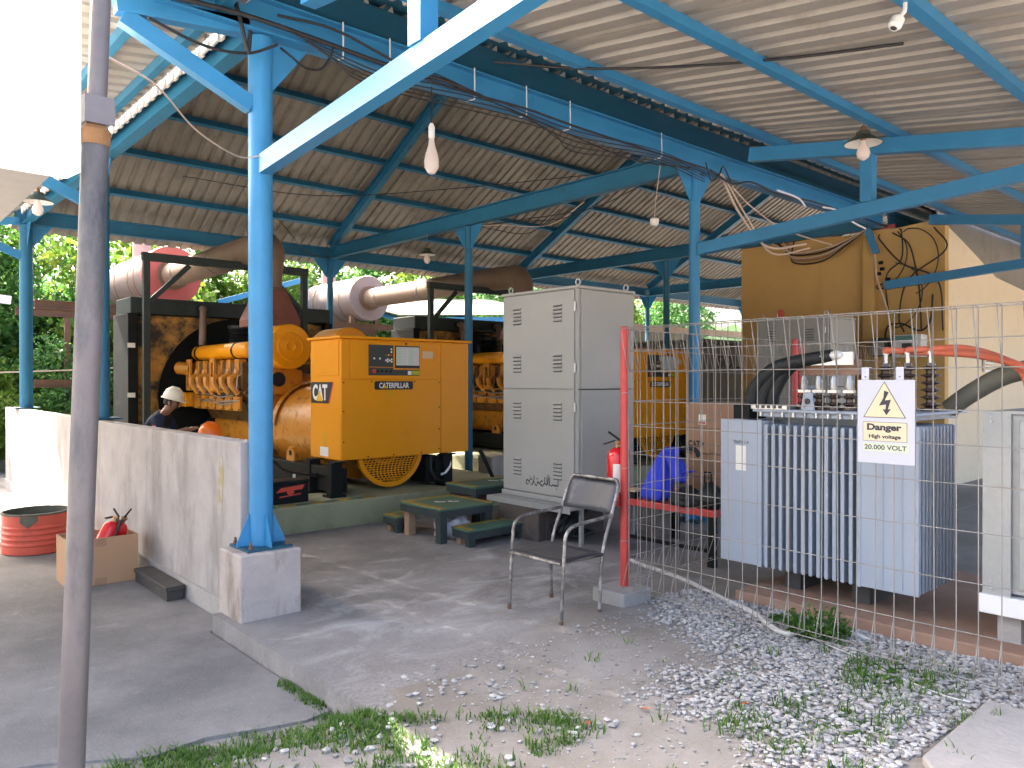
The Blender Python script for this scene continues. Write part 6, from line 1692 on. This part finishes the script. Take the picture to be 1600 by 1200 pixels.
# ------------------------------------------------------------------ people
def skin_fig(name, verts, edges, root, m, parent, sub=2):
    me = bpy.data.meshes.new(name)
    me.from_pydata([v[0] for v in verts], edges, [])
    me.materials.append(m)
    o = bpy.data.objects.new(name, me); COL.objects.link(o); o.parent = parent
    o.location = -wloc(parent) if False else Vector((0,0,0))
    md = o.modifiers.new("skin", 'SKIN'); md.use_smooth_shade = True
    lay = me.skin_vertices[0] if me.skin_vertices else None
    if lay is None:
        me.attributes.new("skin", 'FLOAT', 'POINT') if False else None
    for i, v in enumerate(verts):
        r = v[1]; r = r if isinstance(r, tuple) else (r, r)
        me.skin_vertices[0].data[i].radius = r
        me.skin_vertices[0].data[i].use_root = (i == root)
    s_ = o.modifiers.new("sub", 'SUBSURF'); s_.levels = sub; s_.render_levels = sub
    return o
def figure(label, loc, yaw, J, helmet, cloth_m, group):
    """J: joints in local space (x = facing direction, y = left, z = up)"""
    t = thing("person", label, "person", loc, group)
    t.rotation_euler = (0, 0, yaw)
    def chain(keys): return keys
    names = list(J.keys()); idx = {k: i for i, k in enumerate(names)}
    E = [('pelvis','waist'),('waist','chest'),('chest','neck'),('neck','jaw'),('jaw','skull'),('skull','crown'),
         ('chest','shL'),('shL','elL'),('elL','wrL'),('wrL','palmL'),('chest','shR'),('shR','elR'),('elR','wrR'),('wrR','palmR'),
         ('pelvis','hipL'),('hipL','knL'),('knL','anL'),('anL','toeL'),('pelvis','hipR'),('hipR','knR'),('knR','anR'),('anR','toeR')]
    RAD = dict(pelvis=(.13,.11),waist=(.125,.10),chest=(.15,.115),neck=.052,jaw=(.066,.072),skull=(.078,.092),crown=(.055,.065),
               shL=.058,elL=.043,wrL=.03,palmL=.032,shR=.058,elR=.043,wrR=.03,palmR=.032,hipL=.085,knL=.06,anL=.042,toeL=.035,hipR=.085,knR=.06,anR=.042,toeR=.035)
    V = [(J[k], RAD[k]) for k in names]
    skin_fig("body", V, [(idx[a], idx[c]) for a, c in E], idx['pelvis'], M['skin'], t)
    # fingers, each a short skinned chain rooted in the palm
    for s_ in 'LR':
        p = Vector(J['palm'+s_]); w = Vector(J['wr'+s_]); d = (p-w).normalized()
        side = d.cross(Vector((0,0,1))).normalized() if abs(d.z) < 0.95 else Vector((0,1,0))
        dn = side.cross(d).normalized()*(-1)
        for k in range(4):
            off = side*(-0.027+0.018*k); l = (0.068,0.078,0.072,0.055)[k]
            q0 = p+off*0.8; q1 = p+off+d*l*0.5; q2 = q1+d*l*0.28+dn*l*0.25; q3 = q2+d*l*0.08+dn*l*0.28
            skin_fig("finger", [(tuple(q0),.010),(tuple(q1),.009),(tuple(q2),.0085),(tuple(q3),.007)], [(0,1),(1,2),(2,3)], 0, M['skin'], t, 1)
        q0 = w.lerp(p, 0.6); sg_ = 1 if s_ == 'L' else -1
        skin_fig("thumb", [(tuple(q0),.012),(tuple(q0-side*0.034*sg_+d*0.03),.0105),(tuple(q0-side*0.036*sg_+d*0.06+dn*0.015),.008)], [(0,1),(1,2)], 0, M['skin'], t, 1)
    # coverall: same skeleton, a little thicker, without head and hands
    cl = ['pelvis','waist','chest','collar','shL','elL','cuffL','shR','elR','cuffR','hipL','knL','anL','hipR','knR','anR']
    JJ = dict(J); JJ['collar'] = tuple(Vector(J['chest']).lerp(Vector(J['neck']), 0.72)); JJ['cuffL'] = tuple(Vector(J['elL']).lerp(Vector(J['wrL']), 0.9)); JJ['cuffR'] = tuple(Vector(J['elR']).lerp(Vector(J['wrR']), 0.9))
    RR = dict(RAD); RR.update(collar=(.085,.08), cuffL=.043, cuffR=.043)
    ci = {k: i for i, k in enumerate(cl)}
    V = [(JJ[k], tuple(v+0.014 for v in RR[k]) if isinstance(RR[k], tuple) else RR[k]+0.013) for k in cl]
    CE = [('pelvis','waist'),('waist','chest'),('chest','collar'),('chest','shL'),('shL','elL'),('elL','cuffL'),('chest','shR'),('shR','elR'),('elR','cuffR'),('pelvis','hipL'),('hipL','knL'),('knL','anL'),('pelvis','hipR'),('hipR','knR'),('knR','anR')]
    skin_fig("coverall", V, [(ci[a], ci[c]) for a, c in CE], 0, cloth_m, t)
    for s_ in 'LR':
        a = Vector(J['an'+s_]); to = Vector(J['toe'+s_])
        skin_fig("boot", [(tuple(a+Vector((0,0,0.02))),.055),(tuple(a-Vector((0,0,0.03))),.055),(tuple(to),.048)], [(0,1),(1,2)], 0, M['black'], t, 1)
    # head details in the frame of the skull
    sk = Vector(J['skull']); up = (Vector(J['crown'])-Vector(J['jaw'])).normalized()
    fw_ = Vector(J['face']).normalized() if False else None
    return t, sk, up
def head_bits(t, sk, up, fwd, helmet_m, o):
    fwd = (fwd-up*fwd.dot(up)).normalized(); lf = up.cross(fwd)
    def at(f, l, u): return sk+fwd*f+lf*l+up*u
    def loc_build(b, name, m, **k):
        me = b.mesh(name, m, True); q = bpy.data.objects.new(name, me); COL.objects.link(q); q.parent = t; return q
    b = MB(); b.tube([at(0.085,0,-0.005), at(0.104,0,-0.028), at(0.107,0,-0.042), at(0.085,0,-0.05)], [0.010,0.014,0.016,0.010], 8); loc_build(b, "nose", M['skin'])
    for s_ in (-1, 1):
        b = MB(); c_ = at(0.078, 0.031*s_, -0.008); b.ellipsoid(tuple(c_), (0.011,0.011,0.009), 8, 6); loc_build(b, "eye", M['ink'])
        b = MB(); b.tube([at(0.083,0.018*s_,0.010), at(0.082,0.046*s_,0.010)], 0.005, 5); loc_build(b, "eyebrow", M['hair'])
        b = MB(); c_ = at(-0.005, 0.082*s_, -0.022); b.ellipsoid(tuple(c_), (0.018,0.012,0.028), 8, 6); loc_build(b, "ear", M['skin'])
    b = MB(); b.tube([at(0.079,-0.022,-0.068), at(0.086,0,-0.070), at(0.079,0.022,-0.068)], 0.0055, 5); loc_build(b, "mouth", mat("lip", (0.24,0.09,0.07), 0.5) if "lip" not in MATS else MATS["lip"])
    # hair below the helmet
    b = MB()
    k = len(b.v)
    for j, (u, r) in enumerate(((0.03,0.098),(-0.03,0.098),(-0.055,0.090))):
        for i in range(13):
            a = math.pi*0.42+ (2*math.pi-2*math.pi*0.42)*i/12
            p = at(r*1.03*math.cos(a)-0.004, r*0.90*math.sin(a), u); b.v.append(tuple(p))
    for j in range(2):
        for i in range(12): b.face(j*13+i, j*13+i+1, (j+1)*13+i+1, (j+1)*13+i)
    loc_build(b, "hair", M['hair'])
    # hard hat: dome, brim with a peak, crown ridge
    b = MB(); n = 28
    prof = [(1.0,0.0),(0.985,0.03),(0.92,0.07),(0.78,0.105),(0.55,0.132),(0.28,0.146),(0.02,0.150)]
    for (r, u) in prof:
        for i in range(n):
            a = 2*math.pi*i/n; b.v.append(tuple(at(0.132*r*math.cos(a), 0.112*r*math.sin(a), 0.022+u)))
    for j in range(len(prof)-1):
        for i in range(n):
            i2 = (i+1) % n; b.face(j*n+i, j*n+i2, (j+1)*n+i2, (j+1)*n+i)
    hat = loc_build(b, "hard_hat", helmet_m)
    b = MB()
    for (r, u, pk) in ((0.99,0.03,0),(1.10,0.016,0.035),(1.11,0.012,0.036),(0.98,0.022,0)):
        for i in range(n):
            a = 2*math.pi*i/n; c_ = max(0, math.cos(a))**2
            b.v.append(tuple(at(0.132*r*math.cos(a)+pk*c_, 0.112*r*math.sin(a), 0.012+u-0.012*c_*(1 if pk else 0))))
    for j in range(3):
        for i in range(n):
            i2 = (i+1) % n; b.face(j*n+i, j*n+i2, (j+1)*n+i2, (j+1)*n+i)
    q = loc_build(b, "hat_brim", helmet_m)
    b = MB(); b.tube([at(0.10,0,0.128), at(0.04,0,0.172), at(-0.04,0,0.172), at(-0.11,0,0.118)], [0.010,0.014,0.014,0.010], 8); loc_build(b, "hat_ridge", helmet_m)
# worker stooping with a tablet, facing right along the hall
J1 = dict(pelvis=(-0.16,0,0.78), waist=(-0.09,0,0.90), chest=(0.05,0,1.10), neck=(0.135,0,1.225), jaw=(0.185,0,1.275), skull=(0.205,0,1.345), crown=(0.215,0,1.40),
          shL=(0.08,0.185,1.13), elL=(0.17,0.24,0.90), wrL=(0.36,0.13,0.97), palmL=(0.43,0.09,1.0), shR=(0.08,-0.185,1.13), elR=(0.18,-0.25,0.90), wrR=(0.37,-0.12,0.98), palmR=(0.44,-0.08,1.0),
          hipL=(-0.15,0.10,0.75), knL=(0.06,0.12,0.44), anL=(-0.10,0.13,0.08), toeL=(0.08,0.14,0.035), hipR=(-0.15,-0.10,0.75), knR=(0.10,-0.12,0.45), anR=(-0.04,-0.13,0.08), toeR=(0.14,-0.14,0.035))
t, sk, up = figure("worker in navy shirt and cream hard hat bending over papers behind the half wall", (3.07, 10.2, 0.0), R(-38), J1, None, M['navy'], None)
head_bits(t, sk, up, Vector((0.86,0,-0.5)), M['helmet_white'], None)
b = MB(); b.box(0.40, 0.62, -0.13, 0.13, 1.0, 1.008); me = b.mesh("clipboard", M['black']); q = bpy.data.objects.new("clipboard", me); COL.objects.link(q)
q.location = (3.07, 10.2, 0.0); q.rotation_euler = (0, R(-14), R(-38)); q.location.z += -0.11; tag(q, "dark clipboard held by the worker in the cream hard hat", "clipboard")
b = MB(); b.box(-0.02, 0.02, 0.0, 0.001, 0, 0.028); b2 = b
bm = MB(); bm.prism([(0,0),(0.05,0),(0.05,0.014),(0,0.014)], (0.055,-0.265,1.045), (1,0,0), (0,0,1), 0.002); me = bm.mesh("flag_patch_red", M['logo_red']); q = bpy.data.objects.new("flag_patch", me); COL.objects.link(q); q.parent = t
bm = MB(); bm.prism([(0,0),(0.05,0),(0.05,0.014),(0,0.014)], (0.055,-0.265,1.031), (1,0,0), (0,0,1), 0.002); me = bm.mesh("flag_patch_white", M['white']); q = bpy.data.objects.new("flag_patch", me); COL.objects.link(q); q.parent = t
# second worker squatting beside the engine, orange hat
J2 = dict(pelvis=(-0.16,0,0.34), waist=(-0.12,0,0.48), chest=(-0.02,0,0.70), neck=(0.05,0,0.84), jaw=(0.085,0,0.895), skull=(0.095,0,0.965), crown=(0.10,0,1.02),
          shL=(0.0,0.185,0.74), elL=(0.16,0.25,0.56), wrL=(0.36,0.15,0.60), palmL=(0.44,0.13,0.62), shR=(0.0,-0.185,0.74), elR=(0.16,-0.25,0.56), wrR=(0.36,-0.13,0.64), palmR=(0.44,-0.11,0.66),
          hipL=(-0.15,0.10,0.32), knL=(0.22,0.17,0.46), anL=(0.02,0.16,0.09), toeL=(0.18,0.18,0.035), hipR=(-0.15,-0.10,0.32), knR=(0.22,-0.17,0.47), anR=(0.03,-0.16,0.09), toeR=(0.19,-0.18,0.035))
t, sk, up = figure("worker in an orange hard hat squatting close behind the half wall", (3.05, 8.58, 0.0), R(0), J2, None, M['navy'], None)
head_bits(t, sk, up, Vector((0.9,0,-0.3)), M['helmet_orange'], None)

# ------------------------------------------------------------------ greenery beyond the shed
def crown_mesh(name, m, seed, n=9500, clumps=44, leaf=0.08):
    rr = random.Random(seed); b = MB()
    cl = []
    for _ in range(clumps):
        while True:
            p = Vector((rr.uniform(-1,1), rr.uniform(-1,1), rr.uniform(-1,1)))
            if 0.25 < p.length < 0.95: break
        cl.append((p, rr.uniform(0.18, 0.36)))
    for _ in range(n):
        c_, r = rr.choice(cl)
        while True:
            d = Vector((rr.uniform(-1,1), rr.uniform(-1,1), rr.uniform(-1,1)))
            if 0.3 < d.length < 1: break
        p = c_+d*r
        ax = Vector((rr.gauss(0,1), rr.gauss(0,1), rr.gauss(-0.5,0.8))).normalized()
        nn = Vector((rr.gauss(0,0.6), rr.gauss(0,0.6), 1)).normalized()
        s_ = ax.cross(nn).normalized(); l = leaf*rr.uniform(0.6, 1.3); w = l*rr.uniform(0.22, 0.36)
        k = len(b.v)
        b.v += [tuple(p-ax*l*0.5), tuple(p+s_*w), tuple(p+ax*l*0.5), tuple(p-s_*w)]
        b.face(k, k+1, k+2, k+3)
    return b.mesh(name, m)
CR = [crown_mesh("crown_deep", M['leaf_a'], 1, leaf=0.075), crown_mesh("crown_fresh", M['leaf_b'], 2, leaf=0.075), crown_mesh("crown_yellow", M['leaf_c'], 3, 6500, 34, 0.10), crown_mesh("crown_deep_b", M['leaf_a'], 4, 9500, 48, 0.07)]
rr = random.Random(77)
def tree(label, x, y, h, rx, k, group, cat="tree", name="jungle_tree", zc=0.58):
    t = thing(name, label, cat, (x, y, -0.2), group)
    b = MB()
    b.tube([(x,y,-0.25),(x+rr.uniform(-.15,.15),y,h*0.3),(x+rr.uniform(-.25,.25),y+0.1,h*0.62)], [0.14,0.10,0.05], 8)
    for i in range(5):
        a = rr.uniform(0,6.28); z = h*rr.uniform(0.2,0.5)
        b.tube([(x,y,z),(x+0.5*rx*math.cos(a),y+0.5*rx*math.sin(a),z+h*0.22)], [0.045,0.015], 5)
    b.build("trunk", M['bark'], t, auto=True)
    for j, (dz, sc) in enumerate(((zc, 1.0), (zc-0.28, 0.9))):
        o = inst("crown", CR[k], t, (x+rr.uniform(-.3,.3), y+rr.uniform(-.3,.3), h*dz), (0,0,rr.uniform(0,6.28)), (rx*sc, rx*0.85*sc, h*0.36))
    return t
KIND = ["deep green tree", "fresh green tree", "yellow green backlit tree", "dense dark green tree"]
spots = [(-7,23,7.5,2.8,0),(-4,21.5,6.8,2.6,1),(-1.2,22.5,7.6,2.7,3),(1.2,20.6,6.6,2.3,1),(3.2,22.2,7.2,2.4,0),(5.0,20.4,6.2,2.2,2),(6.9,22.5,7.4,2.5,1),(8.6,21.0,6.2,2.1,2),(10.6,23.0,7.4,2.6,1),(12.6,24.0,7.2,2.6,0),(15.2,23.6,7.0,2.7,2),(18.2,23.6,7.4,2.8,1),(21.5,24.0,7.6,3.0,0),(25,24.0,7.6,3.0,1),(29,25.0,8,3.2,2),(34,26,8.2,3.4,0)]
where = ["farthest left beyond the carport","beyond the carport","seen left of the front post","seen between the far left columns","behind the red capped silencer","glowing behind the dark portal frame","behind the blue truss outside","just left of the brownish silencer","above the long sunlit pipe","behind the open blue shelter","right of the open blue shelter","behind the tall grey cabinet","above the pale lean-to","right end of the lean-to, past the far blue column","beyond the ochre control room","farthest right beyond the control room"]
for (x, y, h, rx, k), wv in zip(spots, where):
    tree(KIND[k]+" "+wv, x, y, h, rx, k, "trees beyond the far eave")
bush = [(-2.5,18.6,2.6,1.3,1,"outside the end of the half wall"),(0.2,18.4,2.4,1.2,1,"at the far left column"),(2.4,18.3,2.2,1.1,2,"right of the far left column above the wall"),(3.6,18.2,2.5,1.2,0,"left of the dark radiator"),(6.6,19.3,3.0,1.2,1,"under the red capped silencer"),(9.6,19.4,2.8,1.2,2,"under the brownish silencer"),(12.2,22.0,3.4,1.4,1,"behind the open blue shelter posts"),(16.5,21.5,3.4,1.4,2,"in the gap beside the tall grey cabinet")]
for x, y, h, rx, k, wv in bush:
    t = thing("bush", ("deep green bush","leafy green bush","yellow green bush","dark bush")[k]+" "+wv, "bush", (x, y, -0.2), "bushes beyond the far eave")
    b = MB()
    for i in range(6):
        a = i*1.05; b.tube([(x,y,-0.25),(x+0.35*rx*math.cos(a),y+0.35*rx*math.sin(a),h*0.6)], [0.03,0.012], 5)
    b.build("stem", M['bark'], t)
    inst("crown", CR[k], t, (x, y, h*0.5), (0,0,rr.uniform(0,6.28)), (rx, rx, h*0.52))
# wooded slope behind
hm = MB()
n = 60
for j in range(14):
    for i in range(n):
        x = -40+120*i/(n-1); y = 26+j*2.2
        z = -0.3+ (0 if j == 0 else 6.5*sst(0, 9, j)+2.2*math.sin(x*0.21+j)*sst(0,5,j)*0.5+0.8*math.sin(x*0.9+j*1.7))
        hm.v.append((x, y, z))
for j in range(13):
    for i in range(n-1): hm.face(j*n+i, j*n+i+1, (j+1)*n+i+1, (j+1)*n+i)
tag(hm.build("hillside", mat("undergrowth", (0.035,0.075,0.02), 0.9, var=0.3, scale=1.5, bump=0.8, bscale=4), smooth=True), "wooded green hillside rising behind the trees", None, None, "structure")
fm = MB(); r5 = random.Random(9)
for _ in range(26000):
    x = r5.uniform(-22, 48); y = r5.uniform(25.2, 40)
    j = (y-26)/2.2
    z = -0.3+(6.5*sst(0,9,j)) + r5.random()**1.5*2.8+0.3
    p = Vector((x, y, z)); ax = Vector((r5.gauss(0,1), r5.gauss(0,1), r5.gauss(-.4,.8))).normalized(); nn = Vector((r5.gauss(0,.6), r5.gauss(-.5,.6), 1)).normalized()
    s_ = ax.cross(nn).normalized(); l = r5.uniform(0.22,0.5); w = l*0.3; k = len(fm.v)
    fm.v += [tuple(p-ax*l*0.5), tuple(p+s_*w), tuple(p+ax*l*0.5), tuple(p-s_*w)]; fm.face(k,k+1,k+2,k+3)
tag(fm.build("hillside_foliage", M['leaf_b']), "far mass of leaves covering the hillside", None, None, "stuff")
# dry leaves on the ground
for i, (x, y, a) in enumerate(((2.62,2.42,0.4),(2.95,2.35,1.9),(3.35,2.05,2.6))):
    b = MB(); z = ground_z(x, y)+0.012
    ca, sa = math.cos(a), math.sin(a)
    pt_ = lambda u, v, h: (x+u*ca-v*sa, y+u*sa+v*ca, z+h)
    b.v += [pt_(-0.03,0,0.004), pt_(0,0.013,0.010), pt_(0.03,0,0.002), pt_(0,-0.013,0.008)]; b.face(0,1,2,3)
    o = b.build("dry_leaf", mat("dry_leaf_red", (0.42,0.12,0.06), 0.7) if i == 0 else MATS["dry_leaf_red"])
    md = o.modifiers.new("thick", 'SOLIDIFY'); md.thickness = 0.001
    tag(o, ("fallen reddish leaf on the dirt nearest the grass","fallen reddish leaf on the dirt in the middle of the front","fallen reddish leaf at the gravel edge")[i], "leaf", "fallen leaves")
bpy.data.scenes.remove(LETTER_SCENE)
